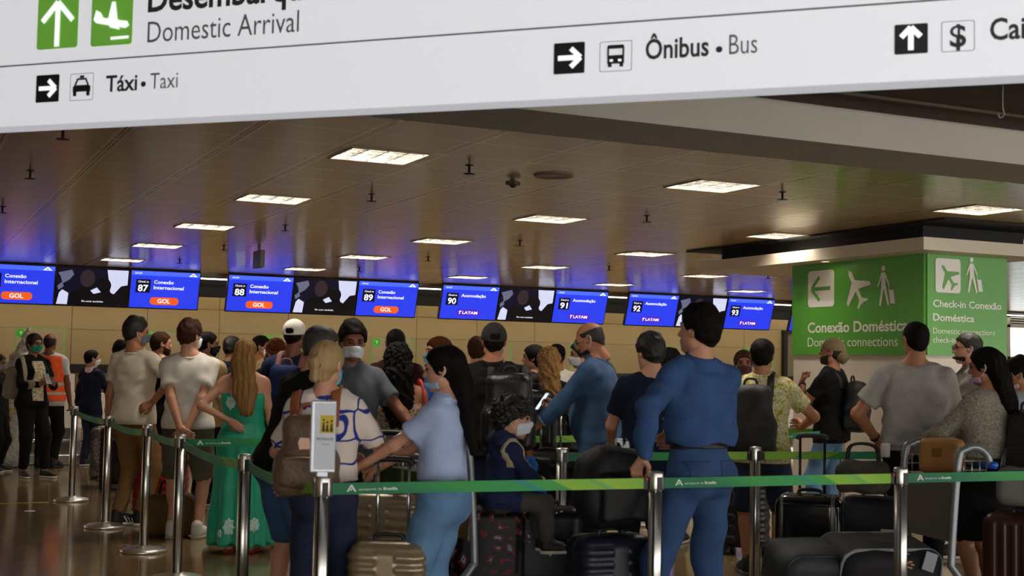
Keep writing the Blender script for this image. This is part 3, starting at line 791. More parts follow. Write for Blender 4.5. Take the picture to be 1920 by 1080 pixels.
LX, LY, LSX, LSY = 2.774, 7.924, 2.544, 2.585
MX, MY = LSX / 4, LSY / 5
def ceiling_mat():
    m = mat('metal_ceiling', '#c9b08a', .2, spec=.5); nt = m.node_tree; b = nt.nodes['Principled BSDF']
    tc = nt.nodes.new('ShaderNodeTexCoord'); sp = nt.nodes.new('ShaderNodeSeparateXYZ'); nt.links.new(tc.outputs['Object'], sp.inputs[0])
    def M(op, a, bv):
        n = nt.nodes.new('ShaderNodeMath'); n.operation = op
        for i, q in enumerate((a, bv)):
            if q is None: continue
            if isinstance(q, (int, float)): n.inputs[i].default_value = q
            else: nt.links.new(q, n.inputs[i])
        return n.outputs[0]
    def dist(ax, x0, mod):      # distance to the nearest panel joint
        t = M('DIVIDE', M('SUBTRACT', ax, x0 - mod / 2), mod)
        return M('MULTIPLY', M('SUBTRACT', .5, M('ABSOLUTE', M('SUBTRACT', M('FRACT', t, None), .5), None)), mod)
    dx = dist(sp.outputs[0], LX, MX); dy = dist(sp.outputs[1], LY, MY)
    bar = M('LESS_THAN', dx, .042); gap = M('LESS_THAN', M('ABSOLUTE', M('SUBTRACT', dx, .012), None), .006); ly = M('LESS_THAN', dy, .007)
    mx = nt.nodes.new('ShaderNodeMix'); mx.data_type = 'RGBA'; mx.inputs[6].default_value = lin('#bfa67f'); mx.inputs[7].default_value = lin('#d2ba92'); nt.links.new(bar, mx.inputs[0])
    m2 = nt.nodes.new('ShaderNodeMix'); m2.data_type = 'RGBA'; m2.inputs[7].default_value = lin('#7d6848'); nt.links.new(mx.outputs[2], m2.inputs[6]); nt.links.new(gap, m2.inputs[0])
    m3 = nt.nodes.new('ShaderNodeMix'); m3.data_type = 'RGBA'; m3.inputs[7].default_value = lin('#dcc69d'); nt.links.new(m2.outputs[2], m3.inputs[6]); nt.links.new(ly, m3.inputs[0])
    nt.links.new(m3.outputs[2], b.inputs['Base Color'])
    n = nt.nodes.new('ShaderNodeTexNoise'); n.inputs['Scale'].default_value = 1.7; nt.links.new(tc.outputs['Object'], n.inputs['Vector'])
    bp = nt.nodes.new('ShaderNodeBump'); bp.inputs['Strength'].default_value = .05; bp.inputs['Distance'].default_value = .05; nt.links.new(n.outputs['Fac'], bp.inputs['Height']); nt.links.new(bp.outputs[0], b.inputs['Normal'])
    return m
FW, FD = .53, .5
lights = [(i, j) for i in range(0, 6) for j in range(0, 5)]
def build_ceiling():
    ys = [6.69] + sorted(v for j in range(5) for v in (LY + j * LSY - FD / 2, LY + j * LSY + FD / 2)) + [20.3]
    xs = [-8.] + sorted(v for i in range(6) for v in (LX + i * LSX - FW / 2, LX + i * LSX + FW / 2)) + [30.]
    mb = MB()
    for a in range(len(xs) - 1):
        for c in range(len(ys) - 1):
            if a % 2 and c % 2 and ((a - 1) // 2, (c - 1) // 2) in lights: continue
            x0, x1, y0, y1 = xs[a], xs[a + 1], ys[c], ys[c + 1]
            mb.add([(x0, y0, ZC), (x0, y1, ZC), (x1, y1, ZC), (x1, y0, ZC)], [(0, 1, 2, 3)])
    me = bpy.data.meshes.new('ceiling'); me.from_pydata(mb.v, [], mb.f); me.update()
    o = link('ceiling', me, ceiling_mat()); o['kind'] = 'structure'
build_ceiling()
struct('trim_1', MB().box((11, 3.0, ZC + .5), (38, 34.6, .06)), mat('slab', '#2b251d', .9))           # slab over the luminaires
plaster = mat('plaster_grey', '#b3ac9f', .75, var=.03, vscale=2)
struct('ceiling_soffit', MB().box((11, 6.43, ZC + .06), (38, .52, .12)).box((11, 6.12, ZC + .16), (38, .098, .32)), plaster)
def dark_ceiling():
    m = mat('dark_boards', '#4c4030', .85, var=.3, vscale=3, stretch=(.3, 2.2, 1))
    mb = MB().box((11, 3.4, 3.02), (38, 5.3, .1))
    for k in range(6): mb.box((11, 5.7 - k * .8, 2.962), (38, .03, .02))
    struct('ceiling_entrance', mb, m)
dark_ceiling()
struct('light_block_slab', MB().box((11, 21.6, 3.3), (38, 2.6, .06)), mat('recess_black', '#14120f', .8))  # unseen slab, added over the recess to keep world light off the wall
struct('trim_2', MB().box((11, 20.36, ZC - .005), (38, .14, .07)).box((11, 20.26, ZC - .012), (38, .05, .03)), mat('trim_bronze', '#7d6a4e', .35))

# back wall of beige panels with open joints
mb = MB()
zs = (0, 1.888, 2.288, 2.5)
for i in range(26):
    for k in range(3):
        x0 = -1.0 + 1.205 * (i - 3) + .045; mb.box((x0 + .6, 22.55, (zs[k] + zs[k + 1]) / 2), (1.197, .1, zs[k + 1] - zs[k] - .008))
mb.box((14, 22.62, 1.25), (36, .06, 2.5))
struct('wall_back', mb, mat('wall_beige', '#bda473', .5, spec=.35, var=.03, vscale=1.5))
struct('trim_3', MB().box((11, 22.58, 2.66), (38, .12, .32)).box((11, 22.7, 3.2), (38, .1, .8)), mat('recess_black', '#14120f', .8))
struct('trim_4', MB().box((11, 22.42, 1.25), (38, .16, .14)), mat('ledge_black', '#17150f', .5))
struct('wall_left', MB().box((-6.0, 9, 1.6), (.2, 28, 3.3)), mat('wall_beige', '#c0ab80'))
struct('wall_right', MB().box((29.5, 12, 1.6), (.2, 22, 3.3)), mat('wall_beige', '#c0ab80'))
# door in the back wall
d = MB().box((16.9, 22.45, 1.11), (.09, .1, 2.22)).box((18.35, 22.45, 1.11), (.09, .1, 2.22)).box((17.62, 22.45, 2.24), (1.54, .1, .07))
struct('door_1', d, mat('door_frame', '#1e1a15', .5))
struct('door_2', MB().box((17.62, 22.47, 1.1), (1.36, .05, 2.18)), mat('door_leaf', '#8d7c60', .5)).name = 'door_leaf'
for nm, x, z, w, h, c, lb in (('notice', 16.45, 1.72, .3, .34, '#e4e0d6', 'white notice sheet taped to beige wall beside dark door frame'), ('notice', 17.5, 1.78, .34, .14, '#d9d6cf', 'white strip notice on the door by the green column'), ('notice', 17.35, 1.32, .28, .22, '#d8c4c0', 'pinkish framed notice low on the door by the green column'), ('notice', 17.5, 2.12, .34, .1, '#fff6e0', 'bright strip sign at the top of the door by the green column')):
    o = MB().box((x, 22.492, z), (w, .014, h)).build(nm, mat('paper' + c, c, .7)); tag(o, lb, 'notice')
# strip of light in the recess over the wall
o = MB().box((11, 22.3, 2.80), (36, .05, .022)).build('linear_light', mat('led_strip', '#fff4e0', .5, emit=3.2)); tag(o, 'thin white strip light running in the dark recess above the beige wall', 'light')
o = MB().box((11, 21.35, 3.245), (36, .34, .03)).build('added_wall_light', mat('added_wall_glow', '#fff0d8', .5, emit=3.4)); tag(o, 'long warm unseen light added above the screens to brighten the beige wall', 'light')  # unseen glowing strip, added to brighten the back wall
# daylight window beyond the column
struct('window_1', MB().box((24.6, 22.44, 2.15), (2.9, .04, .78)).box((24.6, 22.43, 1.0), (2.9, .04, 1.4)), mat('window_day', '#cfe6ea', .3, emit=.85, ecol='#d2e9ee'))
struct('window_2', MB().box((24.6, 22.425, 2.3), (2.85, .02, .42)), mat('window_bright', '#ffffff', .3, emit=1.5)).name = 'window_pane'
mb = MB()
for x in (23.1, 24.6, 26.1): mb.box((x, 22.38, 1.6), (.09, .08, 2.3))
for z in (1.72, 1.82, 2.56): mb.box((24.6, 22.38, z), (3.1, .08, .07))
struct('trim_5', mb, mat('window_frame', '#b5aea0', .5))
bl = empty('window_blind', (24.6, 22.33, 2.56), 0, 'white slatted blind drawn half way down the bright window', 'blind')
mb = MB()
for k in range(14): mb.box((0, 0, .02 + .055 * k), (2.95, .05, .012), rx(25))
mb.build('slats', mat('blind_white', '#d8d8d4', .6), bl)
MB().box((0, 0, .82), (2.98, .07, .06)).build('head_rail', mat('blind_white', '#d8d8d4', .6), bl)

# ---------------------------------------------------------------- luminaires (each lamp carries its own light)
white_refl = mat('louvre_white', '#e6e2d8', .35, spec=.6)
lampm = mat('lamp_panel', '#fff1d8', .5, emit=LAMP, ecol='#fff6ea')
def luminaire():
    t = empty('ceiling_light', (0, 0, 0))
    mb = MB(); w, d, h = FW / 2, FD / 2, .11
    for s in (-1, 1): mb.box((s * w, 0, h / 2), (.006, FD, h)); mb.box((0, s * d, h / 2), (FW, .006, h))
    mb.box((0, 0, h), (FW, FD, .006)).build('housing', white_refl, t)
    MB().box((0, 0, h - .012), (FW * .86, FD * .86, .008)).build('lamp', lampm, t)
    mb = MB()
    for k in range(1, 4): mb.box((-w + FW * k / 4, 0, .024), (.012, FD - .01, .045))
    for k in range(1, 4): mb.box((0, -d + FD * k / 4, .024), (FW - .01, .012, .045))
    mb.build('louvre', mat('louvre_metal', '#4c4943', .35, bump=.6, bscale=40), t)
    mb = MB()
    for s in (-1, 1): mb.box((s * (w - .006), 0, -.004), (.014, FD, .008)); mb.box((0, s * (d - .006), -.004), (FW, .014, .008))
    mb.build('rim', mat('luminaire_rim', '#6a5840', .4), t)
    return t
def copy_tree(o, parent=None):
    c = o.copy(); COL.objects.link(c)
    if parent: c.parent = parent
    for ch in list(o.children): copy_tree(ch, c)
    return c
proto = luminaire()
rowname = ('leftmost row of lights', 'second row of lights from the left', 'third row of lights from the left', 'fourth row of lights from the left', 'fifth row of lights from the left', 'row of lights nearest the right')
depthn = ('nearest the grey soffit', 'second from the soffit', 'third from the soffit', 'fourth from the soffit', 'farthest, by the screens')
first = True
for i, j in lights:
    t = proto if first else copy_tree(proto); first = False
    t.location = (LX + i * LSX, LY + j * LSY, ZC)
    tag(t, 'square louvred ceiling light, %s, %s' % (depthn[j], rowname[i]), 'light', 'louvred ceiling lights')

# sprinklers and other fittings on the ceiling
def sprinkler():
    t = empty('sprinkler', (0, 0, 0))
    MB().lathe([(.03, 0), (.03, -.004), (.009, -.006), (.009, -.05), (.005, -.055)], 12).build('stem', mat('sprinkler_dark', '#2a2219', .4, .6), t)
    MB().lathe([(.012, -.052), (.04, -.056), (.04, -.06), (.01, -.06)], 12).build('deflector', mat('sprinkler_dark', '#2a2219'), t)
    return t
sp = sprinkler(); first = True
for (px, py, lb) in ((118, 243, 'above the taxi sign at far left'), (57, 320, 'left edge, second one below the white sign'), (5, 387, 'at the very left edge of the ceiling'), (880, 310, 'right of the nearest bright light'), (697, 364, 'between the first two rows of lights'), (535, 422, 'midway back between light rows'), (420, 460, 'before the dark exit sign'), (337, 486, 'above the screen numbered 87'), (975, 451, 'beside the middle row of lights'), (803, 481, 'above the screen numbered 90'), (674, 501, 'above the screen numbered 89'), (1467, 360, 'near the green column reflection'), (1213, 404, 'between the middle and right light rows'), (1142, 499, 'above the screen numbered 91'), (1440, 515, 'above the screen numbered 93')):
    t = sp if first else copy_tree(sp); first = False
    q = at_z(px, py, ZC); t.location = (q[0], q[1], ZC); tag(t, 'small dark ceiling sprinkler ' + lb, 'sprinkler', 'ceiling sprinklers')
q = at_z(962, 336, ZC); t = empty('smoke_detector', (q[0], q[1], ZC), .7, 'dark diamond shaped detector hanging from the ceiling', 'detector')
MB().box((0, 0, -.03), (.085, .085, .03)).lathe([(.02, 0), (.02, -.02)], 10).build('detector_body', mat('detector_bronze', '#4a3d2c', .4), t, .008)
MB().lathe([(.02, -.044), (.025, -.05), (.01, -.062)], 12).build('sensor', mat('sprinkler_dark', '#2a2219'), t)
q = at_z(1038, 328, ZC); o = MB().lathe([(.14, 0), (.14, -.008), (.125, -.014), (.12, -.010), (.0001, -.010)], 28, (q[0], q[1], ZC)).build('ceiling_speaker', mat('luminaire_rim', '#6a5840')); tag(o, 'flat round speaker plate flush in the brown ceiling', 'speaker')
q = at_z(486, 462, ZC)
t = empty('exit_sign', (q[0], q[1], ZC), 0, 'dark box exit sign hanging edge-on from the ceiling above screen 88', 'sign')
MB().box((0, 0, -.03), (.03, .03, .06)).build('hanger', mat('sprinkler_dark', '#2a2219'), t)
MB().box((0, 0, -.15), (.06, .32, .2)).build('sign_box', mat('exit_dark', '#1c2419', .4), t, .006)
MB().box((.032, 0, -.15), (.004, .28, .16)).build('sign_face', mat('exit_green', '#4f7a4a', .4), t)
q0 = at_z(1880, 158, 2.96); o = MB().tube(smooth_path([(q0[0], q0[1], 2.96), (q0[0], q0[1], 2.84), (q0[0] + .01, q0[1], 2.80), (q0[0] - .02, q0[1], 2.78), (q0[0] - .035, q0[1], 2.80)], 5), .004, 6).build('ceiling_hook', mat('hook_wire', '#8a8378', .4, .6)); tag(o, 'thin wire hook hanging from the dark ceiling at right', 'hook')

# ---------------------------------------------------------------- flight screens
scr_blue = mat('screen_blue', '#2b3fe0', .25, emit=.8, ecol='#2236d8'); scr_head = mat('screen_header', '#4b6bff', .25, emit=.9, ecol='#3f5cf0')
scr_navy = mat('screen_navy', '#0a0c30', .25, emit=.4); scr_white = mat('screen_white', '#f2f4ff', .4, emit=.85); scr_orange = mat('screen_orange', '#e2561c', .4, emit=.75)
scr_purple = mat('screen_purple', '#4a1fc4', .4, emit=.7); bez = mat('bezel_black', '#08080c', .35)
MW, MH = 1.03, .60
def monitor(x, label, num=None, video=False, lines=(), brand=None):
    t = empty('video_screen' if video else 'check_in_screen', (x, 20.0, 2.17), 0, label, 'screen', 'screens over the check-in desks'); t.rotation_euler = (math.radians(18), 0, 0)
    MB().box((0, .03, MH / 2), (MW, .06, MH)).build('bezel', bez, t, .004)
    if video:
        s = MB().poly([(-.49, .03), (.49, .03), (.49, .57), (-.49, .57)], .002, -.0005).build('screen', mat('video_navy', '#0d0f2c', .25, emit=.35), t)
        for pl in ([(.19, .57), (.49, .57), (.49, .26), (.42, .34), (.33, .12), (.27, .16), (.24, .3)], [(-.49, .03), (-.34, .03), (-.33, .2), (-.42, .25), (-.46, .2)]): MB().poly(pl, .002, -.003).build('bright_area', mat('video_white', '#c6cdea', .3, emit=.7), s)
        MB().poly([(-.49, .5), (-.3, .55), (-.27, .48), (-.33, .4), (-.42, .34), (-.45, .44)], .002, -.003).poly([(-.49, .3), (-.43, .36), (-.40, .3), (-.47, .24)], .002, -.003).build('pale_figure', mat('video_grey', '#6d7392', .3, emit=.45), s)
        MB().poly([(-.33, .03), (.36, .03), (.31, .2), (.2, .26), (-.02, .3), (-.2, .28), (-.3, .2)], .002, -.005).poly(disc(.14, .33, .12, 18), .002, -.005).poly([(.28, .05), (.49, .05), (.49, .35), (.4, .33), (.3, .2)], .002, -.0052).build('dark_figures', mat('video_dark', '#0b0a16', .3, emit=.15), s)
        MB().poly([(p[0] * .8 - .08, p[1] + .03) for p in disc(0, .40, .13, 18)], .002, -.006).build('bald_head', mat('video_head', '#3d3038', .3, emit=.3), s)
        MB().poly([(-.03, .25), (.06, .3), (.12, .23), (.02, .2)], .002, -.007).build('paper', mat('video_white', '#c6cdea'), s)
        text('caption', 'De curar saudades', -.14, .075, .026, scr_white, s, .3, y=-.0085)
        MB().box((-.1, .05, MH + .03), (.16, .05, .1)).build('bracket', bez, t)
        return
    s = MB().poly([(-.5, .02), (.5, .02), (.5, .58), (-.5, .58)], .002, -.0005).build('screen', scr_blue, t)
    MB().poly([(-.5, .515), (.5, .515), (.5, .58), (-.5, .58)], .002, -.003).build('header', scr_head, s)
    MB().poly(bar(.355, .525, .40, .568, .016), .002, -.006).poly(bar(.40, .568, .445, .525, .016), .002, -.006).poly(bar(.34, .528, .46, .528, .008), .002, -.006).build('airport_mark', scr_white, s)
    text('clock', '09:09', -.45, .532, .026, scr_white, s, .1, y=-.006)
    if num:
        b = MB().poly([(-.425, .25), (-.215, .25), (-.215, .455), (-.425, .455)], .002, -.003).build('number_box', scr_navy, s)
        text('check_in', 'Check in', -.32, .405, .028, scr_white, b, .15, y=-.006, center=True, bold=.01)
        text('desk_number', num, -.32, .272, .095, scr_white, b, .145, y=-.006, center=True, bold=.02)
    for k, l in enumerate(lines): text('destination', l, -.165, .395 - .085 * k, .05, scr_white, s, {'Conexão': .285, 'Internacional': .44, 'Acomodação': .44}.get(l, .4), y=-.006, bold=.012)
    if brand:
        c = MB().poly(rrect(-.205, .07, .215, .185, .05), .002, -.003).build('brand_pill', scr_orange if brand == 'GOL' else scr_purple, s)
        if brand == 'GOL': text('brand', 'GOL', .0, .098, .062, scr_white, c, .185, y=-.006, center=True, bold=.015)
        else:
            text('brand', 'LATAM', .03, .105, .045, scr_white, c, .27, y=-.006, center=True, bold=.02)
            MB().poly(bar(-.158, .10, -.146, .155, .012), .002, -.006).poly([(-.175, .15), (-.122, .16), (-.135, .142), (-.165, .136)], .002, -.0065).build('brand_mark', scr_white, c)
CI = ('Conexão', 'Internacional'); AC = ('Acomodação',)
g0 = 1.07
for gi, (a, b, ls, br) in enumerate((('86', '87', CI, 'GOL'), ('88', '89', CI, 'GOL'), ('90', '91', AC, 'LATAM'), ('92', '93', AC, 'LATAM'))):
    x = g0 + 3.51 * gi
    monitor(x + MW / 2, 'blue check-in screen showing desk %s with %s logo' % (a, 'an orange' if br == 'GOL' else 'a purple') if a != '86' else 'blue check-in screen cut off by the left edge of the photo', a, False, ls, br)
    monitor(x + MW * 1.5 + .005, 'dark video screen with two silhouettes between desk screens %s and %s' % (a, b), video=True)
    monitor(x + MW * 2.5 + .01, 'blue check-in screen showing desk %s with %s logo' % (b, 'an orange' if br == 'GOL' else 'a purple'), b, False, ls, br)
monitor(g0 + 3.51 * 4 + MW / 2 + .02, 'blue screen mostly hidden behind the green column')

# ---------------------------------------------------------------- check-in desks with acrylic guards
cw = mat('desk_white', '#d9d4c8', .4); steel = mat('steel', '#b9b4aa', .25, .9); acry = mat('acrylic', '#dfeee4', .03, alpha=.04, spec=.25); gedge = mat('green_edge', '#58b52e', .4, emit=.12); gst = mat('green_sticker', '#3cc01c', .5, emit=.1)
def desk():
    t = empty('check_in_desk', (0, 0, 0))
    MB().box((0, -.42, .68), (1.62, .06, .48)).box((0, -.1, .90), (1.66, .70, .04)).box((-.78, 0, .45), (.05, .6, .9)).box((.78, 0, .45), (.05, .6, .9)).build('desk_body', cw, t, .006)
    MB().box((0, -.05, .25), (1.5, .5, .42)).build('plinth', mat('desk_grey', '#77716a', .5), t)
    MB().box((0, -.9, .07), (1.5, .9, .13)).build('weighing_belt', steel, t, .01)
    MB().tube([(-.8, -.95, .30), (.8, -.95, .30)], .022, 10).box((-.7, -.95, .16), (.04, .04, .3)).box((.7, -.95, .16), (.04, .04, .3)).build('rail', steel, t)
    MB().box((.52, -.2, 1.06), (.34, .3, .27)).build('printer', cw, t, .012)
    MB().box((-.3, .1, 1.1), (.42, .04, .3)).box((-.3, .12, .95), (.1, .1, .07)).build('computer_screen', bez, t, .005)
    return t
def guard():
    t = empty('acrylic_guard', (0, 0, 0))
    MB().box((0, 0, .45), (.66, .008, .9)).build('acrylic_sheet', acry, t)
    mb = MB()
    for s in (-1, 1): mb.box((s * .33, 0, .45), (.012, .012, .9))
    mb.box((0, 0, .90), (.67, .012, .012)).build('green_edging', gedge, t)
    o = MB().poly(disc(-.26, .82, .062, 22), .003, -.006).build('floor_arrow_sticker', gst, t); o.name = 'round_sticker'
    MB().poly(bar(-.26, .80, -.26, .845, .012), .002, -.010).poly([(-.285, .83), (-.26, .86), (-.235, .83)], .002, -.010).build('arrow', mat('sticker_pale', '#c8f0b4', .5, emit=.15), o)
    return t
dk = desk(); gd = guard()
pos_n = ('by the woman in the green mask', 'behind the boy in the dark jacket', 'behind the green dress', 'behind the white cap', 'behind the maroon shirt', 'behind the black cap', 'behind the bald man', 'behind the man with the phone bag', 'behind the patterned shirt', 'at the right end')
for k in range(9):
    x = 1.57 + 1.755 * k
    a = dk if k == 0 else copy_tree(dk); a.location = (x + .1, 19.75, 0); tag(a, 'white check-in desk with steel rail ' + pos_n[k], 'desk', 'check-in desks')
    a = gd if k == 0 else copy_tree(gd); a.location = (x + .33, 19.62, .93); tag(a, 'clear acrylic guard with green edging ' + pos_n[k], 'guard', 'acrylic guards on the desks')

# ---------------------------------------------------------------- square column with the green signs
CX, CY = 8.31, 9.0
struct('pillar', MB().box((CX + .475, CY + .945, 1.36), (.95, 1.89, 2.72)), mat('column_white', '#d8cfbf', .55, var=.03))
struct('trim_6', MB().box((CX + .475, CY + 1.45, 2.555), (1.55, 3.5, .11)).box((CX + .475, CY + 1.45, 2.69), (1.2, 3.1, .16)), mat('cornice_cream', '#cbbfa9', .5))
bpy.data.objects['trim_6'].data.materials.append(mat('recess_black', '#14120f'))  # black on the collar paints in the shadow gap above the cornice
for p in bpy.data.objects['trim_6'].data.polygons:
    if p.center[2] > 2.62 or (p.index >= 6): p.material_index = 1
struct('ceiling_gap_shade', MB().box((CX + .6, CY + 1.45, ZC - .012), (1.8, 4.0, .016)), mat('recess_black', '#14120f'))  # flat black sheet standing in for the shade of the ceiling opening
gs = mat('sign_green', '#4f9a2c', .35, spec=.5); gs2 = mat('sign_green', '#4f9a2c'); wl = mat('sign_lettering', '#e6e2da', .5)
def arrow(mb, cx, cz, s, dirn, w, y=-.004):
    """arrow with an open head, pointing along dirn"""
    dx, dz = dirn; nx, nz = -dz, dx
    mb.poly(bar(cx - dx * s, cz - dz * s, cx + dx * s * .9, cz + dz * s * .9, w), .002, y)
    for q in (-1, 1): mb.poly(bar(cx + dx * s, cz + dz * s, cx + dx * s * .15 + q * nx * s * .8, cz + dz * s * .15 + q * nz * s * .8, w), .002, y - .0006 * q)
    return mb
def plane_icon(mb, cx, cz, s, a, y=-.004):
    """top view aeroplane, nose along angle a"""
    R = lambda p: (cx + s * (p[0] * math.cos(a) - p[1] * math.sin(a)), cz + s * (p[0] * math.sin(a) + p[1] * math.cos(a)))
    body = [(-1, .06), (-.9, .11), (.8, .13), (1, .0), (.8, -.13), (-.9, -.11), (-1, -.06)]
    mb.poly([R(p) for p in body], .002, y)
    for q in (1, -1):
        mb.poly([R(p) for p in ((.35, q * .1), (-.35, q * 1.), (-.55, q * 1.), (-.2, q * .1))], .002, y - .0004 * q)
        mb.poly([R(p) for p in ((-.72, q * .1), (-.98, q * .42), (-1.08, q * .42), (-.98, q * .1))], .002, y - .0004 * q)
    return mb
def traveller(mb, x, z, h, y=-.004):
    """walking figure pulling a case, feet at z"""
    P = lambda u, v: (x + u * h, z + v * h)
    mb.poly([P(a, b) for a, b in disc(0, .93, .068, 14)], .002, y)
    mb.poly([P(-.07, .83), P(.06, .83), P(.09, .45), P(-.07, .45)], .002, y)
    for q in ((-.05, .8, -.2, .48, .05), (.05, .8, .2, .52, .05), (-.02, .48, -.12, .0, .085), (.05, .48, .19, .0, .085)):
        mb.poly(bar(*P(q[0], q[1]), *P(q[2], q[3]), q[4] * h, q[4] * h * .75), .002, y - .0006)
    mb.poly(bar(*P(.2, .52), *P(.21, .38), .02 * h), .002, y); mb.poly([P(.2, .38), P(.36, .38), P(.42, .04), P(.26, .04)], .002, y)
    return mb
# left face: normal -x, local x runs from the far edge to the corner
L = empty('connection_sign', (CX - .012, CY + 1.89, 1.595), 0, 'dark green sign on the column with left arrow reading Conexão Doméstica', 'sign'); L.rotation_euler = (0, 0, -math.pi / 2)
MB().box((.945, .0, .455), (1.89, .02, .91)).build('sign_panel', gs, L)
yy = -.012
def fl(px, py): q = at_x(px, py, CX); return CY + 1.89 - q[1], q[2] - 1.595
x0, z0 = fl(1519, 577); x1, z1 = fl(1568, 505)
k = MB().poly(rrect(x0, z0, x1, z1, .04), .003, yy).build('arrow_panel', wl, L)
arrow(MB(), (x0 + x1) / 2, (z0 + z1) / 2, (x1 - x0) * .36, (-1, 0), .035, yy - .004).build('arrow', gs, k)
px_, pz_ = fl(1608, 538); plane_icon(MB(), px_, pz_, .19, math.radians(122), yy).build('aeroplane_symbol', wl, L)
tx_, tz_ = fl(1660, 573); traveller(MB(), tx_, tz_, .37, yy).build('traveller_symbol', wl, L)
a = fl(1518, 624); b = fl(1706, 619)
text('lettering', 'Conexão Doméstica', a[0], a[1], .098, wl, L, b[0] - a[0], .022, y=yy)
a = fl(1518, 650); b = fl(1687, 648)
text('lettering', 'Domestic connections', a[0], a[1], .088, wl, L, b[0] - a[0], .0, y=yy)
Rr = empty('check_in_sign', (CX, CY - .012, 1.595), 0, 'pale green sign on the column face reading Check-in Conexão Doméstica', 'sign')
MB().box((.475, 0, .455), (.95, .02, .91)).build('sign_panel', gs, Rr)
def fr(px, py): q = at_y(px, py, CY); return q[0] - CX, q[2] - 1.595
x0, z0 = fr(1750, 548); x1, z1 = fr(1797, 487)
k = MB().poly(rrect(x0, z0, x1, z1, .03), .003, yy).build('aeroplane_panel', wl, Rr)
plane_icon(MB(), (x0 + x1) / 2, (z0 + z1) / 2, .12, math.radians(128), yy - .004).build('aeroplane_symbol', gs, k)
tx_, tz_ = fr(1818, 549); traveller(MB(), tx_, tz_, .32, yy).build('traveller_symbol', wl, Rr)
for s_, pa, pb, h, bo in (('Check-in Conexão', (1746, 575), (1874, 580), .062, .018), ('Doméstica', (1746, 601), (1823, 603), .062, .018), ('Domestic connections', (1746, 625), (1862, 628), .05, 0), ('check-in', (1746, 642), (1789, 644), .05, 0)):
    a = fr(*pa); b = fr(*pb); text('lettering', s_, a[0], a[1], h, wl, Rr, b[0] - a[0], bo, y=yy)
# spot lamp under the cornice
t = empty('spot_lamp', (CX - .2, CY + 1.15, 2.5), 0, 'small recessed spot lamp glowing under the column cornice', 'lamp')
MB().lathe([(.05, 0), (.05, -.012), (.04, -.012), (.035, .0)], 16).build('spot_rim', cw, t)
MB().lathe([(.036, -.002), (.036, -.006)], 16).build('spot_bulb', mat('spot_bulb', '#fff0d0', .5, emit=22), t)

# ---------------------------------------------------------------- overhead white sign, near the camera
SU = np.array([.714, -.70, 0]); SU /= np.linalg.norm(SU); SN = np.array([SU[1], -SU[0], 0]); SP = at_depth(960, 189.5, 4.6)
def sg(px, py):
    r = ray(px, py); t = ((SP - (0, 0, HC)) @ SN) / (r @ SN); q = np.array([0, 0, HC]) + r * t; return (q - SP) @ SU, q[2] - SP[2]
sign = empty('overhead_sign', SP, math.atan2(SU[1], SU[0]), 'large white overhead sign with green and black pictograms near the camera', 'sign')
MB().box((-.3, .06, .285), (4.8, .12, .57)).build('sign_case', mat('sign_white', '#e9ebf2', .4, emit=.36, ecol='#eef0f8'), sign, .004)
mb = MB()
for x in (-1.8, 1.2): mb.tube([(x, .06, .56), (x, .06, .62)], .012, 8)
mb.build('hanger', steel, sign)
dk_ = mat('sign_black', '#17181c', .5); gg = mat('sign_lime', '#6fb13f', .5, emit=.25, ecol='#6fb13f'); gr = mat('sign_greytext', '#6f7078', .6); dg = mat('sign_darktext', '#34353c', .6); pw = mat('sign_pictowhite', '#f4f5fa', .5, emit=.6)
a = sg(-100, 132.4); b = sg(2000, -17.3)
MB().poly(bar(a[0], a[1], b[0], b[1], .006), .002, 0).build('rule_line', gr, sign)
def quad(px0, py0, px1, py1):   # lower-left and upper-right pixel corners
    p = sg(px0, py0); q = sg(px1, py1); return p[0], p[1], q[0], q[1]
x0, z0, x1, z1 = quad(69, 94, 149, -12); t = MB().poly(rrect(x0, z0, x1, z1, .012), .002, 0).build('arrow_panel', gg, sign)
arrow(MB(), *sg(109, 46), .09, (0, 1), .022, -.004).build('arrow', pw, t)
x0, z0, x1, z1 = quad(170, 88, 251, -20); t = MB().poly(rrect(x0, z0, x1, z1, .012), .002, 0).build('arrival_panel', gg, sign)
def S_(*pts): return [sg(*p) for p in pts]
MB().poly(S_((177, 38), (182, 20), (190, 24), (195, 34), (240, 40), (243, 48), (236, 53), (182, 44)), .002, -.004).poly(S_((204, 38), (212, 4), (218, 4), (222, 42)), .002, -.0045).poly(S_((205, 46), (222, 47), (226, 56), (208, 52)), .002, -.005).poly(S_((209, 70), (242, 67), (242, 72), (209, 75)), .002, -.004).build('landing_aeroplane', pw, t)
a = sg(277, 22); b = sg(596, 3)
text('lettering', 'Desembarque', a[0], a[1], .098, dg, sign, b[0] - a[0], .025, y=0)
a = sg(276, 80); b = sg(560, 63)
text('lettering', 'Domestic Arrival', a[0], a[1], .082, gr, sign, b[0] - a[0], 0, y=0)
for (bx, ax, dr, icon) in (((67, 193, 112, 139), (90, 166), (1, 0), 'taxi'), ((1038, 140, 1097, 78), (1068, 109), (1, 0), 'bus'), ((1677, 103, 1740, 43), (1708, 73), (0, 1), 'cash')):
    x0, z0, x1, z1 = quad(*bx); t = MB().poly(rrect(x0, z0, x1, z1, .005), .002, 0).build('arrow_panel', dk_, sign)
    c = sg(*ax); arrow(MB(), c[0], c[1], (x1 - x0) * .36, dr, .017, -.004).build('arrow', pw, t)
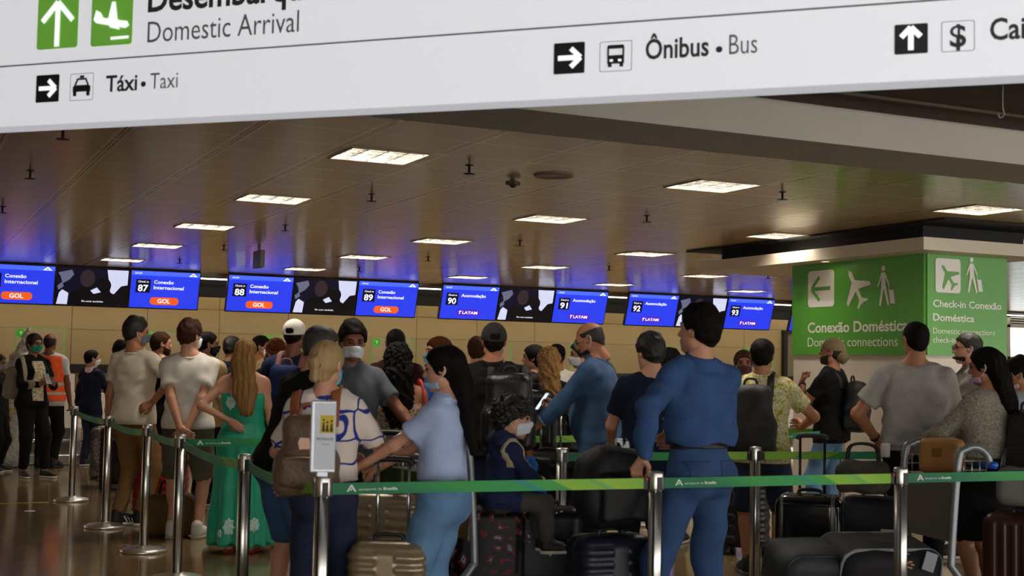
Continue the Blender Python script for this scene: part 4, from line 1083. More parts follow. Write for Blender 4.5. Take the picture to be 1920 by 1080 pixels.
def frame(px0, py0, px1, py1):
    x0, z0, x1, z1 = quad(px0, py0, px1, py1); o = rrect(x0, z0, x1, z1, .008); i = rrect(x0 + .003, z0 + .003, x1 - .003, z1 - .003, .006); n = len(o); mb = MB()
    mb.add([(p[0], -.002, p[1]) for p in o] + [(p[0], -.002, p[1]) for p in i], [(k, (k + 1) % n, n + (k + 1) % n, n + k) for k in range(n)])
    return mb.build('icon_frame', mat('sign_frame', '#b6b8c4', .6), sign), (x0 + x1) / 2, (z0 + z1) / 2, x1 - x0
t, cx, cz, w = frame(131, 190, 177, 136); u = w / 46
MB().poly([(cx - 17 * u, cz - 8 * u), (cx - 17 * u, cz + 1 * u), (cx - 12 * u, cz + 3 * u), (cx + 12 * u, cz + 3 * u), (cx + 17 * u, cz + 1 * u), (cx + 17 * u, cz - 8 * u)], .002, -.002).poly(bar(cx - 13 * u, cz + 2 * u, cx - 8 * u, cz + 13 * u, 3 * u), .002, -.0025).poly(bar(cx + 13 * u, cz + 2 * u, cx + 8 * u, cz + 13 * u, 3 * u), .002, -.0025).poly(bar(cx - 9 * u, cz + 13 * u, cx + 9 * u, cz + 13 * u, 3 * u), .002, -.003).poly(bar(cx - 4 * u, cz + 17 * u, cx + 4 * u, cz + 17 * u, 4 * u), .002, -.002).poly(bar(cx - 13 * u, cz - 15 * u, cx - 13 * u, cz - 7 * u, 6 * u), .002, -.0025).poly(bar(cx + 13 * u, cz - 15 * u, cx + 13 * u, cz - 7 * u, 6 * u), .002, -.0025).build('taxi_symbol', dk_, t)
t, cx, cz, w = frame(1124, 136, 1186, 75); u = w / 62
MB().poly([(cx - 16 * u, cz - 14 * u), (cx - 16 * u, cz + 2 * u), (cx + 16 * u, cz + 2 * u), (cx + 16 * u, cz - 14 * u)], .002, -.002).poly(bar(cx - 14.5 * u, cz, cx - 14.5 * u, cz + 16 * u, 3.5 * u), .002, -.0025).poly(bar(cx + 14.5 * u, cz, cx + 14.5 * u, cz + 16 * u, 3.5 * u), .002, -.0025).poly(rrect(cx - 16 * u, cz + 14 * u, cx + 16 * u, cz + 21 * u, 3 * u), .002, -.003).poly(bar(cx - 11 * u, cz - 20 * u, cx - 11 * u, cz - 12 * u, 7 * u), .002, -.0025).poly(bar(cx + 11 * u, cz - 20 * u, cx + 11 * u, cz - 12 * u, 7 * u), .002, -.0025).build('bus_symbol', dk_, t)
MB().poly(rrect(cx - 11 * u, cz - 10 * u, cx - 5 * u, cz - 6 * u, u), .002, -.0045).poly(rrect(cx + 5 * u, cz - 10 * u, cx + 11 * u, cz - 6 * u, u), .002, -.0045).build('bus_lights', pw, t)
t, cx, cz, w = frame(1765, 99, 1828, 37)
text('dollar_symbol', '$', cx, cz - .032, .068, dg, t, y=-.001, center=True, bold=.02)
for s_, pa, pb, h, m_, bo in (('Táxi', (198, 172), (257, 169), .062, dg, .022), ('•', (265, 158), (273, 157), .05, dg, 0), ('Taxi', (281, 167), (333, 164), .062, gr, 0), ('Ônibus', (1210, 111), (1329, 104), .066, dg, .022), ('•', (1343, 93), (1354, 92), .05, dg, 0), ('Bus', (1367, 102), (1420, 99), .066, gr, 0), ('Caixas', (1856, 75), (1992, 68), .066, dg, .022)):
    a = sg(*pa); b = sg(*pb)
    if s_ == '•': MB().poly(disc((a[0] + b[0]) / 2, a[1], .011), .002, 0).build('bullet', m_, sign)
    else: text('lettering', s_, a[0], a[1], h, m_, sign, b[0] - a[0], bo, y=0)

# ---------------------------------------------------------------- queue posts and belts
chrome = mat('post_steel', '#dedbd5', .34, 1.); blk = mat('post_black', '#141414', .5)
def post():
    t = empty('queue_post', (0, 0, 0))
    MB().lathe([(.165, 0), (.17, .006), (.17, .018), (.15, .028), (.06, .042), (.045, .05)], 36).build('base', chrome, t)
    MB().lathe([(.033, .045), (.033, .905)], 24).build('pole', chrome, t)
    mb = MB()
    for k in range(4):
        a = math.radians(45 + 90 * k); mb.box((.0325 * math.cos(a), .0325 * math.sin(a), .47), (.004, .011, .84), rz(-math.degrees(a)))
    mb.build('channel', blk, t)
    MB().lathe([(.036, .855), (.037, .86), (.037, .932), (.034, .94), (.01, .943)], 24).build('cap', chrome, t)
    mb = MB()
    for k in range(4):
        a = math.radians(90 * k); mb.box((.037 * math.cos(a), .037 * math.sin(a), .885), (.008, .026, .062), rz(-math.degrees(a)))
    mb.build('belt_slot', blk, t)
    return t
pp = post(); first = True
POSTS = {}
for nm, x, y, lb in (('A', 1.69, 13.81, 'steel queue post nearest the desks, far left'), ('B', 1.70, 11.6, 'steel queue post beside the man in brown trousers'), ('C', 1.76, 10.07, 'steel queue post beside the man in grey shorts'), ('D', 1.74, 8.73, 'steel queue post in front of the grey shorts, left of the green dress'), ('E', 1.71, 6.88, 'steel queue post in front of the green dress'),
                     ('F', 1.71, 5.51, 'near steel queue post carrying the priority notice'), ('G', 3.33, 5.42, 'near steel queue post under the hand of the man in blue'), ('H', 4.79, 5.37, 'near steel queue post in front of the right luggage cart'), ('I', 3.70, 7.1, 'steel queue post right of the seated child'), ('J', 4.96, 8.88, 'steel queue post behind the black suitcases, by the navy T-shirt'),
                     ('K', 5.06, 7.02, 'steel queue post in front of the flowered shirt'), ('L', 7.86, 9.6, 'steel queue post behind the man with the reversed cap'), ('M', 6.61, 8.88, 'steel queue post whose chrome foot shows left of the black hard case'), ('N', 6.9, 6.75, 'steel queue post behind the woman in the black skirt'), ('O', 3.2, 8.85, 'steel queue post behind the curly-haired woman'), ('S', 6.35, 10.35, 'steel queue post behind the flowered shirt, at the farthest belt'), ('T', 4.0, 10.35, 'steel queue post behind the big black backpacks, at the farthest belt'), ('Q', 6.7, 5.33, 'steel queue post outside at far right')):
    t = pp if first else copy_tree(pp); first = False
    t.location = (x, y, 0); tag(t, lb, 'post', 'queue posts'); POSTS[nm] = (x, y)
def belt_mat():
    m = mat('belt_green', '#0e6b3c', .6); nt = m.node_tree; b = nt.nodes['Principled BSDF']; uv = nt.nodes.new('ShaderNodeUVMap')
    sp = nt.nodes.new('ShaderNodeSeparateXYZ'); nt.links.new(uv.outputs[0], sp.inputs[0])
    # big facets: slanted colour steps along the belt
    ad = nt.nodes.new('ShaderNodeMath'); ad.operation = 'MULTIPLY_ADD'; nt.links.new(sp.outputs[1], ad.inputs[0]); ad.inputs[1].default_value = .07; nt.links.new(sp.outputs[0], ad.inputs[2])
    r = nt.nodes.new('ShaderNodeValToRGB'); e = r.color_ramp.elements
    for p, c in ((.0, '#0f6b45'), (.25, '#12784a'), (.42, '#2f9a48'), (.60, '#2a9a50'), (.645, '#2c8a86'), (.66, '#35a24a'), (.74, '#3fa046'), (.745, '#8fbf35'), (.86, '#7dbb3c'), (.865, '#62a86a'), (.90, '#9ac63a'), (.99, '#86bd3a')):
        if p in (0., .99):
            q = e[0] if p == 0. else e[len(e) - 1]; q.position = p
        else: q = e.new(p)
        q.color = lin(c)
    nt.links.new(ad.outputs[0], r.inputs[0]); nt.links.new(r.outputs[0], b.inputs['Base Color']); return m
BM = belt_mat(); redm = mat('belt_end_red', '#b3261c', .5); logom = mat('belt_white', '#dfe9e2', .6)
def belt(a, c, label, z=.885, sag=.0, flip=False, logo=True):
    A = np.array(POSTS[a] if isinstance(a, str) else a, float); B = np.array(POSTS[c] if isinstance(c, str) else c, float); u = B - A; l = np.linalg.norm(u); u /= l
    A = A + u * .04; l -= .08
    t = empty('barrier_belt', (A[0], A[1], z), math.atan2(u[1], u[0]), label, 'belt', 'green barrier belts')
    n = 14; h = .05; V = []; F = []
    for i in range(n + 1):
        s = i / n; dz = -sag * 4 * s * (1 - s)
        for yq, zz in ((-.002, -h / 2), (-.002, h / 2), (.002, h / 2), (.002, -h / 2)): V.append((s * l, yq, zz + dz))
    for i in range(n):
        for k in range(4): k2 = (k + 1) % 4; F.append((i * 4 + k, (i + 1) * 4 + k, (i + 1) * 4 + k2, i * 4 + k2))
    F += [(0, 1, 2, 3), tuple(n * 4 + k for k in (3, 2, 1, 0))]
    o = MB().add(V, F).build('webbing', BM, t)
    uvl = o.data.uv_layers.new(name='UVMap')
    for lp in o.data.loops:
        p = o.data.vertices[lp.vertex_index].co; uu = p[0] / l; uvl.data[lp.index].uv = ((1 - uu) if flip else uu, p[2] / h + .5)
    e = l - .012 if not flip else .012
    MB().box((e, 0, -sag * 0), (.022, .012, .056)).build('end_clip', blk, t); MB().box((e, -.008, .02), (.012, .006, .012)).build('release_button', redm, t)
    if logo:
        x = .07 if not flip else l - .33
        MB().poly(bar(x, -.013, x + .017, .015, .007), .001, -.003).poly(bar(x + .017, .015, x + .036, -.013, .007), .001, -.0032).poly(bar(x + .012, -.008, x + .022, .0, .005), .001, -.003).build('airport_mark', logom, t)
        text('lettering', 'aeroporto de', x + .05, -.008, .010, logom, t, .105, y=-.0025); text('lettering', 'Brasília', x + .162, -.008, .012, logom, t, .065, .03, y=-.0025)
    return t
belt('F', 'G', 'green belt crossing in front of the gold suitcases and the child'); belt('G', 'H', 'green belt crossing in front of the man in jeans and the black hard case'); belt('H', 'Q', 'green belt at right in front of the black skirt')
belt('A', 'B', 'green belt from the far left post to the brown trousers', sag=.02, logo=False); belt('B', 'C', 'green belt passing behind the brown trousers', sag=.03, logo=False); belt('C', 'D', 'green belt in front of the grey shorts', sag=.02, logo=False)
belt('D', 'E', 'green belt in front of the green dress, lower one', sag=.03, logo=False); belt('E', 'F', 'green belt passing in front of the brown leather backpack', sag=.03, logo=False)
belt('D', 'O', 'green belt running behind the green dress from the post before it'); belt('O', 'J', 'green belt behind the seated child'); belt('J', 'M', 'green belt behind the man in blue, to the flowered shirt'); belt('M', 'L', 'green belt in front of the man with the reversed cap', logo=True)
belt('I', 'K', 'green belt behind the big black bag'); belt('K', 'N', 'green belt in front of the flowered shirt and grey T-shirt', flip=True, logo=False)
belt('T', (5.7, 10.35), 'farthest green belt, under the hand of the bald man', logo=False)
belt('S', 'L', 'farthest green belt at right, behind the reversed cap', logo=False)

# notice holder on the near post
q = at_depth(606, 890, 5.72)
t = empty('notice_holder', (1.70, 5.49, .942), math.radians(-22), 'silver notice holder with yellow pictogram standing on near queue post', 'sign')
MB().box((0, 0, .17), (.108, .03, .31)).box((0, 0, .01), (.05, .03, .03)).build('holder_frame', mat('holder_silver', '#b9bdc6', .35, .5), t, .006)
s = MB().poly(rrect(-.036, .03, .052, .315, .004), .002, -.0155).build('notice_sheet', mat('holder_paper', '#dfe4f0', .6), t)
y_ = MB().poly([(-.012, .185), (.048, .185), (.048, .262), (-.012, .262)], .0015, -.018).build('yellow_pictogram', mat('picto_yellow', '#d8b81e', .5), s)
m_ = MB()
for x, h in ((.002, .055), (.018, .045), (.036, .05)):
    m_.poly(disc(x, .195 + h - .008, .005, 10), .001, -.020); m_.poly([(x - .007, .192), (x + .007, .192), (x + .003, .192 + h - .015), (x - .003, .192 + h - .015)], .001, -.020)
m_.build('pictogram_people', mat('picto_dark', '#3a320f', .6), y_)
text('lettering', 'PRIORIDADE', .008, .155, .011, gr, s, .072, .02, y=-.018, center=True); text('lettering', 'Priority', .014, .135, .008, gr, s, .03, 0, y=-.018, center=True)
# floor marks
q = at_z(35, 943, .002); o = MB().box((q[0] - .1, q[1], .0015), (.75, .035, .002)).build('floor_tape', mat('tape_yellow', '#a78638', .6)); tag(o, 'short yellow tape line on the floor at far left', 'tape')
q = at_z(56, 958, .002); o = MB().lathe([(.05, .0), (.05, .002)], 20, (q[0], q[1], .0005)).build('floor_sticker', mat('sticker_white', '#d6d2c8', .5)); tag(o, 'small round white sticker on the floor at far left', 'sticker')
# ---------------------------------------------------------------- cloths
wht = cloth('#dcd6cc', var=.04); offw = cloth('#d8cbb8', var=.05); black = cloth('#121211'); charc = cloth('#1e1d1e'); navy = cloth('#171d33'); midnavy = cloth('#1b2748')
dblue = cloth('#1d3a6e'); blueshirt = cloth('#375380'); denim = mat('denim_mid', '#33537f', .85, bump=.35, bscale=320, var=.18, vscale=9); denim_l = mat('denim_light', '#5f86ad', .85, bump=.35, bscale=320, var=.2, vscale=8)
denim_d = mat('denim_dark', '#18233f', .85, bump=.35, bscale=320, var=.15, vscale=9); denim_b = mat('denim_blue', '#2d4b77', .85, bump=.35, bscale=320, var=.16, vscale=8); denim_sh = mat('denim_shirt', '#36567c', .85, bump=.35, bscale=300, var=.16, vscale=10)
brownp = cloth('#7a5a34'); greysh = cloth('#5d5950'); teal = mat('teal_satin', '#1fa583', .5, bump=.2, bscale=200, var=.1, vscale=7); olive = cloth('#34401f'); maroon = cloth('#3a1614'); grey = cloth('#a4a099'); greyd = cloth('#4f5459')
tanv = cloth('#c2a878'); pinkc = cloth('#c98f95'); lightblue = cloth('#a9b9dc', var=.06); brightblue = cloth('#2c5fae')
leopard = pattern('leopard_print', 'spots', ((.0, '#17120e'), (.30, '#1a130e'), (.40, '#b79b7c'), (1., '#cbb394')), 55)
hawaii = pattern('flower_print', 'noise', ((.30, '#8a7d2c'), (.44, '#b5a442'), (.50, '#d9d2ac'), (.57, '#8f8f78'), (.66, '#d8cf8e')), 32)
tweed = pattern('tweed_print', 'noise', ((.38, '#2b2823'), (.5, '#7a7364'), (.58, '#b8af9d')), 150)
blueline = pattern('blue_line_print', 'lines', ((.0, '#26348c'), (.030, '#26348c'), (.042, '#e2d3c8'), (1., '#e6d9cf')), 8.6)
golden = pattern('gold_print', 'noise', ((.40, '#d9cfb8'), (.50, '#d0b978'), (.54, '#3a3026'), (.6, '#d9cfb8')), 40)
blackleather = mat('black_leather', '#0e0e0f', .38, bump=.25, bscale=90); nyl = mat('black_nylon', '#111112', .6, bump=.3, bscale=240); brownleather = mat('brown_leather', '#6a4a33', .5, bump=.3, bscale=120, var=.1)
strap_br = mat('tan_leather', '#8f4f27', .5, bump=.2, bscale=120); screenlit = mat('phone_screen', '#d5e2f5', .2, emit=.9)

def phone(c, side, label, lit=False, off=(0, .02, .02)):
    p = c['palm%d' % side] + np.array(off); r, o = carried(c, 'phone', p, label, 'phone')
    R = rx(-35); MB().box((0, 0, 0), (.075, .009, .15), R).build('phone_case', mat('phone_black', '#15161a', .3), r, .003)
    MB().box(R @ np.array((0, -.0052, 0)), (.068, .001, .14), R).build('phone_screen', screenlit if lit else mat('phone_off', '#0c0d10', .1), r)

# ---- far left group by the desks
person('edge', 'person at the far left edge with dark hair beside the beige backpack', -5, 16.3, 664, rel=120, sex='f', face=True, hair=('long', 'dark', (0, -.08, .78), .075), top=dict(mat=charc, sleeve=1.95), bottom=dict(mat=black), mask=('#8f8f92',))
cw_ = person('greenmask', 'woman in black cardigan and printed white top with teal green face mask', 60, 15.7, H=1.69, rel=150, sex='f', b=1.06, face=True, hair=('bob', 'dark'), skin='tan', head=(-12, 4, 0), R='phone', L='phone',
             feet=((.06, .02, 15), (-.06, .09, -10)), mask=('#1d9a78',), glasses='#17171a', top=dict(name='cardigan', mat=black, sleeve=1.95, hem=.50, boxy=.008), bottom=dict(mat=black), shoes=('shoe', '#1b1a1c', '#cfc9bd'))
def inner_top(c, m, w=.045, hem=.465):
    H, T, RT = c['H'], c['T'], c['RU']; g = c['Dt'].copy(.007); g.slab(T((0, 0, .7)), RT @ np.array((1, 0, 0)), w * H); g.plane(T((0, .02, .7)), RT @ np.array((0, -1, 0))); g.plane(T((0, 0, .83)), RT @ np.array((0, .3, 1))); g.plane(T((0, 0, .535)), (0, 0, -1))
    o = g.build('printed_top', m, c['root']); o.parent = c['root']
inner_top(cw_, golden)
phone(cw_, 1, 'small phone held in the hands of the woman in the green mask')
backpack(cw_, 'beige backpack hanging on the shoulder of the woman in the green mask', mat('beige_bag', '#978b78', .7, bump=.2), w=.30, h=.40, dp=.17, zc=.66, straps=(1,), shift=.05, mstrap=mat('beige_strap', '#a79a85', .7))
st_ = person('vest', 'staff member in orange safety vest with silver bands standing behind the woman in black', 90, 17.0, 624, rel=22, b=1.1, skin='brown', hair=('bald', 'dark'), R='loose', L='loose', top=dict(name='shirt', mat=cloth('#c9c9cc'), sleeve=.6), bottom=dict(mat=black), shoes=('shoe', '#131313', '#1a1a1a'))
def vest(c):
    H, T, RT = c['H'], c['T'], c['RU']; o = c['Dt'].copy(.014)
    for s in (-1, 1): o.plane(T((s * .125, 0, .7)), RT @ np.array((s, 0, .1)))
    o.plane(T((0, 0, .83)), (0, .1, 1)); o.plane(T((0, 0, .50)), (0, 0, -1)); b1 = o.copy(.004)
    v = o.build('safety_vest', mat('hi_vis_orange', '#f0581c', .6, bump=.2, emit=.06), c['root'])
    for z in (.555, .625):
        g = b1.copy(); g.slab(T((0, 0, z)), RT @ np.array((0, 0, 1)), .024); q = g.build('reflective_band', mat('reflective', '#c6c6c4', .3), c['root']); q.parent = v
vest(st_)
bs = person('suit', 'boy in dark suit jacket and white collar standing at the desk', 170, 17.4, 656, rel=40, b=.86, skin='light', hair=('short', 'black'), head=(30, 0, 0), R='front', L='down', top=dict(name='jacket', mat=navy, sleeve=1.96, hem=.46, collar=1, cmat=wht), bottom=dict(mat=denim_d), mask=('#dfe4e6',), shoes=('shoe', '#20242c', '#d6d2c8'))
person('behindbrown', 'person with dark hair mostly hidden behind the man in brown trousers', 226, 14.8, 640, rel=60, hair=('messy', 'black'), top=dict(mat=charc, sleeve=1.9), bottom=dict(mat=black))

# ---- left queue
person('brown', 'tall man in white T-shirt and brown trousers with hand on hip', 250, 11.35, 596, rel=32, skin='tan', hair=('tall', 'dark'), b=.98, face=True, head=(38, 2, 0), R='hip', L='down', feet=((.05, .01, 45), (-.05, -.03, 20)), mask=('#5b6b74',),
       top=dict(mat=offw, hem=.505, sleeve=.62, boxy=.018, rib=1, t=.018), bottom=dict(mat=brownp, t=.02, flare=.022), shoes=('stripe', '#151517', '#dcd8ce'))
vb = person('blackvest', 'man with cropped hair and black top between the two white T-shirts', 298, 13.2, 622, rel=50, skin='light', hair=('short', 'brown'), head=(25, 0, 0), beard='brown', top=dict(mat=black, sleeve=.6), bottom=dict(mat=black))
person('shorts', 'man in white T-shirt and grey shorts with hands clasped behind his back', 352, 10.6, 601, rel=4, skin='light', b=1.04, belly=.02, hair=('messy', 'brown'), face=True, head=(38, 3, 0), R=((.005, -.125, .508), (1, -.5, .2), (-.75, -.1, -.6), (0, 1, .3), .4), L=((-.02, -.135, .500), (-1, -.5, .2), (.75, -.1, -.6), (0, 1, .3), .4),
       feet=((.06, -.01, 20), (-.06, .02, -5)), mask=('#dfe2e4',), top=dict(mat=wht, hem=.52, sleeve=.62, boxy=.012, rib=1, t=.016), bottom=dict(kind='shorts', mat=greysh, t=.026, flare=.036, upto=.97), shoes=('shoe', '#d9d4c9', '#c7b9a0'))
tb = person('tanshirt', 'bearded man with black mask and tan shirt with black backpack strap', 386, 13.0, 622, rel=40, skin='tan', hair=('short', 'black'), beard='black', face=True, head=(35, 0, 0), mask=('#16171a',), top=dict(name='shirt', mat=tanv, sleeve=1.95), bottom=dict(mat=black))
backpack(tb, 'black backpack on the man in the tan shirt, behind the white T-shirt', nyl, w=.28, h=.44, dp=.12, zc=.69, pocket=False)
person('navycollar', 'man in dark navy shirt seen from behind, left of the long blond hair', 432, 13.6, 630, rel=15, skin='tan', hair=('short', 'dark'), head=(25, 5, 0), top=dict(name='shirt', mat=midnavy, sleeve=.6, collar=1), bottom=dict(mat=black))
gd_ = person('greendress', 'woman with long blond hair in strapless green dress, hand on her back', 456, 9.9, 635, rel=12, sex='f', b=1.06, skin='light', hair=('long', 'blond', (.035, -.105, .675), .088), L=((-.045, -.105, .625), (-1, -.25, .15), (.8, -.15, -.5), (.1, 1, 0), .15), R='down',
       feet=((.05, .0, 8), (-.05, 0, -8)), top=dict(name='dress_bodice', kind='strapless', mat=teal, hem=.55, neck=.755, fold=.002), bottom=dict(kind='skirt', name='dress_skirt', mat=teal, waist=.60, hem=.045, w=(.085, .118, .155), fold=.014, pf=11), shoes=('sandal', '#a33', '#a8352c'))
def lace(c):
    """white lace panels on the green dress: set just on the cloth"""
    H, T = c['H'], c['T']
    for nm, src, cx, zc, wx, wz in (('lace_panel', 'Dt', -.048, .705, .028, .040), ('lace_panel', 'Db', -.03, .13, .034, .05), ('lace_panel', 'Db', .085, .14, .028, .04), ('lace_panel', 'Db', -.075, .10, .018, .026)):
        g = c[src].copy(.006); g.D = np.maximum(g.D, -(c[src].D + .014))
        X = (g.x[:, None, None] / H - cx) / wx; Z = (g.z[None, None, :] / H - zc) / wz
        r = np.sqrt(X * X + Z * Z); a = np.arctan2(X, Z); d = (r - (.85 + .15 * np.cos(8 * a))) * wx * H
        g.D = np.maximum(g.D, d.astype(np.float32)); g.plane((0, -.0, 0), (0, 1, 0))
        o = g.build(nm, mat('lace_white', '#bfe0d2', .7, bump=.5, bscale=60, var=.3, vscale=60), c['root'])
        if o: o.parent = c['garment' if src == 'Dt' else 'bo']
lace(gd_)
person('mask488', 'dark haired man with white mask looking right, behind the blond hair', 487, 14.4, 629, rel=70, skin='tan', hair=('short', 'black'), face=True, head=(25, 0, 0), mask=('#e4e8ec',), top=dict(name='shirt', mat=tanv, sleeve=1.9), bottom=dict(mat=black))
person('auburn', 'woman with wavy auburn hair seen from behind, left of the white cap', 514, 12.6, 637, rel=10, sex='f', skin='tan', hair=('curly', 'auburn', (0, -.08, .78), .09), top=dict(mat=charc, sleeve=1.9), bottom=dict(mat=black))
wc_ = person('whitecap', 'man in white cap and navy T-shirt with reddish back strap', 547, 10.5, 598, rel=18, skin='brown', b=1.12, hair=('buzz', 'black'), head=(6, 4, 0), cap=('#ddd6ca', 0, 1), top=dict(mat=midnavy, sleeve=.62), bottom=dict(mat=charc))
backpack(wc_, 'navy backpack with reddish straps on the man in the white cap', cloth('#1e2c52'), w=.3, h=.42, dp=.13, zc=.69, pocket=False, mstrap=mat('red_strap', '#7b4a4c', .8))
person('blacktee', 'man in black T-shirt and denim shorts leaning right with grey mask', 533, 7.25, H=1.66, rel=58, skin='light', b=1.05, hair=('short', 'grey'), face=True, lean=(20, 0), head=(12, 14, 0), mask=('#b9c0c6',), glasses='#1a1a1c', R=((.15, -.085, .50), (.4, -1, 0), None, (-1, .2, 0), .35), L='loose', top=dict(mat=black, hem=.50, sleeve=.66, boxy=.012, t=.018),
       bottom=dict(kind='shorts', mat=denim, t=.022, flare=.03, upto=1.0), shoes=('shoe', '#1a1c20', '#0f7a58'))
lb_ = person('bun', 'blond woman with hair tied low in white blouse with blue lines', 608, 6.25, 639, rel=8, sex='f', b=.98, belly=.03, skin='light', hair=('bun', 'ash'), face=True, head=(22, 6, 0), R=((.10, .17, .60), (1, -.5, -.3), (-.3, .8, .2), (-.6, 0, .6), .6), L=((-.10, .17, .58), (-1, -.5, -.3), (.2, .8, .2), (.6, 0, .6), .6), mask=('#5fb4cc',),
       top=dict(name='blouse', mat=blueline, hem=.575, sleeve=.80, boxy=.016, t=.018, rib=1, cmat=cloth('#2b3a8c')), bottom=dict(mat=denim_d, t=.014), vox=.009)
r_, ctr, og = backpack(lb_, 'brown patterned leather backpack with tan straps on the blond woman', mat('monogram_brown', '#6b5340', .5, bump=.5, bscale=45, var=.16, vscale=60), w=.30, h=.38, dp=.15, zc=.665, shift=-.035, mstrap=strap_br, taper=.80, zipm=mat('zip_gold', '#c9a77a', .3, .8))
R0 = lb_['RU']
o = MB().poly([(-.022, -.026), (.022, -.024), (.03, .0), (.02, .026), (-.02, .028), (-.03, .002)], .003, 0).build('metal_badge', mat('badge_rose', '#b58d78', .35, .4), r_)
_place(o, R0, ctr + R0 @ np.array((-.0, -.083, .05)) - og)
person('greymask', 'man in dark grey T-shirt and white mask facing the camera with arm out', 655, 8.2, 604, rel=168, skin='brown', b=.98, hair=('tall', 'black'), face=True, head=(0, 10, 0), L=((-.24, .18, .565), (-.6, -.6, -.4), (-.75, .5, -.3), (.2, -.4, -.9), .6), R='front', watch=(-1, '#141414'), mask=('#d9dde2',), top=dict(mat=greyd, sleeve=.6), bottom=dict(mat=charc))
phone(PEOPLE['greymask'], -1, 'dark blue phone in the outstretched hand of the man in the white mask', off=(-.03, .03, .0))
person('maroon', 'man in dark maroon shirt seen from behind', 738, 10.8, 615, rel=0, skin='brown', b=1.05, hair=('buzz', 'black'), top=dict(mat=maroon, sleeve=.65), bottom=dict(mat=black))
cl_ = person('curly', 'woman with long dark curls in leopard print top and olive skirt', 742, 8.5, 646, rel=-2, sex='f', b=1.1, skin='tan', hair=('curly', 'black', (0, -.08, .70), .098), R='front', L='front', top=dict(name='camisole', kind='tank', mat=leopard, hem=.53, neck=.765, boxy=.01), bottom=dict(kind='skirt', mat=olive, hem=.22, waist=.585, w=(.092, .13, .15), fold=.01))
def cami(c):
    g = c['T']; H = c['H']
    for s, m, w in ((1, mat('strap_black', '#141212', .7), .007), (-1, mat('strap_black', '#141212'), .007)):
        mb = MB(); mb.tube(smooth_path([g((s * .055, -.068, .745)), g((s * .058, -.058, .80)), g((s * .06, -.03, .842)), g((s * .06, .02, .84)), g((s * .055, .065, .77))], 6), .006, 6); mb.build('camisole_strap', m, c['root'])
cami(cl_)
r_, og = carried(cl_, 'handbag', cl_['T']((.15, .0, .47)), 'black handbag on a bright red strap beside the curly haired woman', 'bag')
g = Vol(og - .2, og + .25, .008); g.rbox(og + (0, 0, .1), (.045, .12, .09), .03); g.build('bag_body', blackleather, r_, o=og)
g = cl_['T']; MB().tube([p - og for p in smooth_path([og + (0, .03, .17), g((.125, -.035, .72)), g((.102, -.03, .845)), g((.09, .02, .845)), g((.115, .06, .72)), og + (0, .06, .17)], 6)], .009, 6).build('bag_strap', mat('strap_red', '#c9371c', .6), r_)
person('auburnblue', 'woman with auburn hair and pale blue mask, behind the long black hair', 818, 9.9, 632, rel=-110, sex='f', skin='light', hair=('bob', 'auburn'), face=True, mask=('#7db8d8',), top=dict(name='blouse', mat=brightblue, sleeve=1.5), bottom=dict(mat=black))
bl_ = person('longblack', 'young woman with very long black hair in pale blue T-shirt and jeans', 830, 6.3, 648, rel=-68, sex='f', b=.88, skin='light', hair=('long', 'black', (.015, -.088, .69), .062), face=True, head=(-10, 6, 0), L=((-.08, .335, .565), (-.7, -.5, -.5), (.1, .9, -.35), (.1, -.2, -1), .85), R=((.05, .33, .545), (.5, -.6, -.5), (-.1, .9, -.3), (0, -.3, -1), .85),
       feet=((.055, .0, 8), (-.055, .05, -5)), top=dict(mat=lightblue, hem=.585, sleeve=.62, boxy=.016, t=.016, rib=1), bottom=dict(name='jeans', mat=denim_l, t=.022, flare=.035, upto=1.95, waist=.61), vox=.009, mask=('#8fb8cc', .02))
person('bluebehind', 'man in blue shirt seen from behind, left of the black cap', 893, 11.2, 630, rel=5, skin='light', hair=('short', 'brown'), head=(10, 0, 0), top=dict(name='shirt', mat=dblue, sleeve=1.9), bottom=dict(mat=charc))
bc_ = person('blackcap', 'man in black cap and black shirt carrying a large black backpack', 922, 9.0, 604, rel=8, skin='tan', b=1.12, hair=('short', 'black'), head=(-12, 0, 0), cap=('#1b1917', 0, 1), R='down', L='down', top=dict(name='shirt', mat=black, hem=.48, sleeve=.66, boxy=.014, t=.018, collar=1), bottom=dict(name='jeans', mat=denim_d))
backpack(bc_, 'bulky black leather backpack on the man in the black cap', blackleather, w=.36, h=.52, dp=.22, zc=.665, shift=.085, mstrap=nyl, mp=blackleather)
person('profile', 'woman with dark hair looking left, behind the wavy blond hair', 998, 12.0, 647, rel=-80, sex='f', skin='light', hair=('bob', 'black'), face=True, top=dict(mat=charc, sleeve=1.9), bottom=dict(mat=black))
wb_ = person('wavy', 'woman with long wavy light brown hair and shiny black backpack', 1026, 10.3, 653, rel=5, sex='f', skin='light', hair=('curly', 'blond', (.03, -.08, .74), .08), head=(-10, 0, 0), R='front', L='front', top=dict(name='jacket', mat=black, sleeve=1.95), bottom=dict(mat=black))
backpack(wb_, 'shiny black leather backpack on the woman with wavy blond hair', blackleather, w=.36, h=.48, dp=.24, zc=.655, shift=-.05, zipm=mat('zip_silver', '#b9b4ae', .25, .9))
person('whitebehind', 'man in white T-shirt half hidden behind the wavy blond hair', 1042, 13.0, 645, rel=0, b=1.1, skin='tan', hair=('short', 'black'), top=dict(mat=wht, sleeve=.6), bottom=dict(mat=black))
person('hairmask', 'woman with long black hair and white mask looking left beside the bald man', 1090, 10.9, 637, rel=-85, sex='f', skin='light', hair=('long', 'dark', (0, -.07, .72), .075), face=True, head=(-10, 8, 0), mask=('#dde2e4',), R='front', L='front', top=dict(name='blouse', mat=greyd, sleeve=1.95), bottom=dict(mat=black))
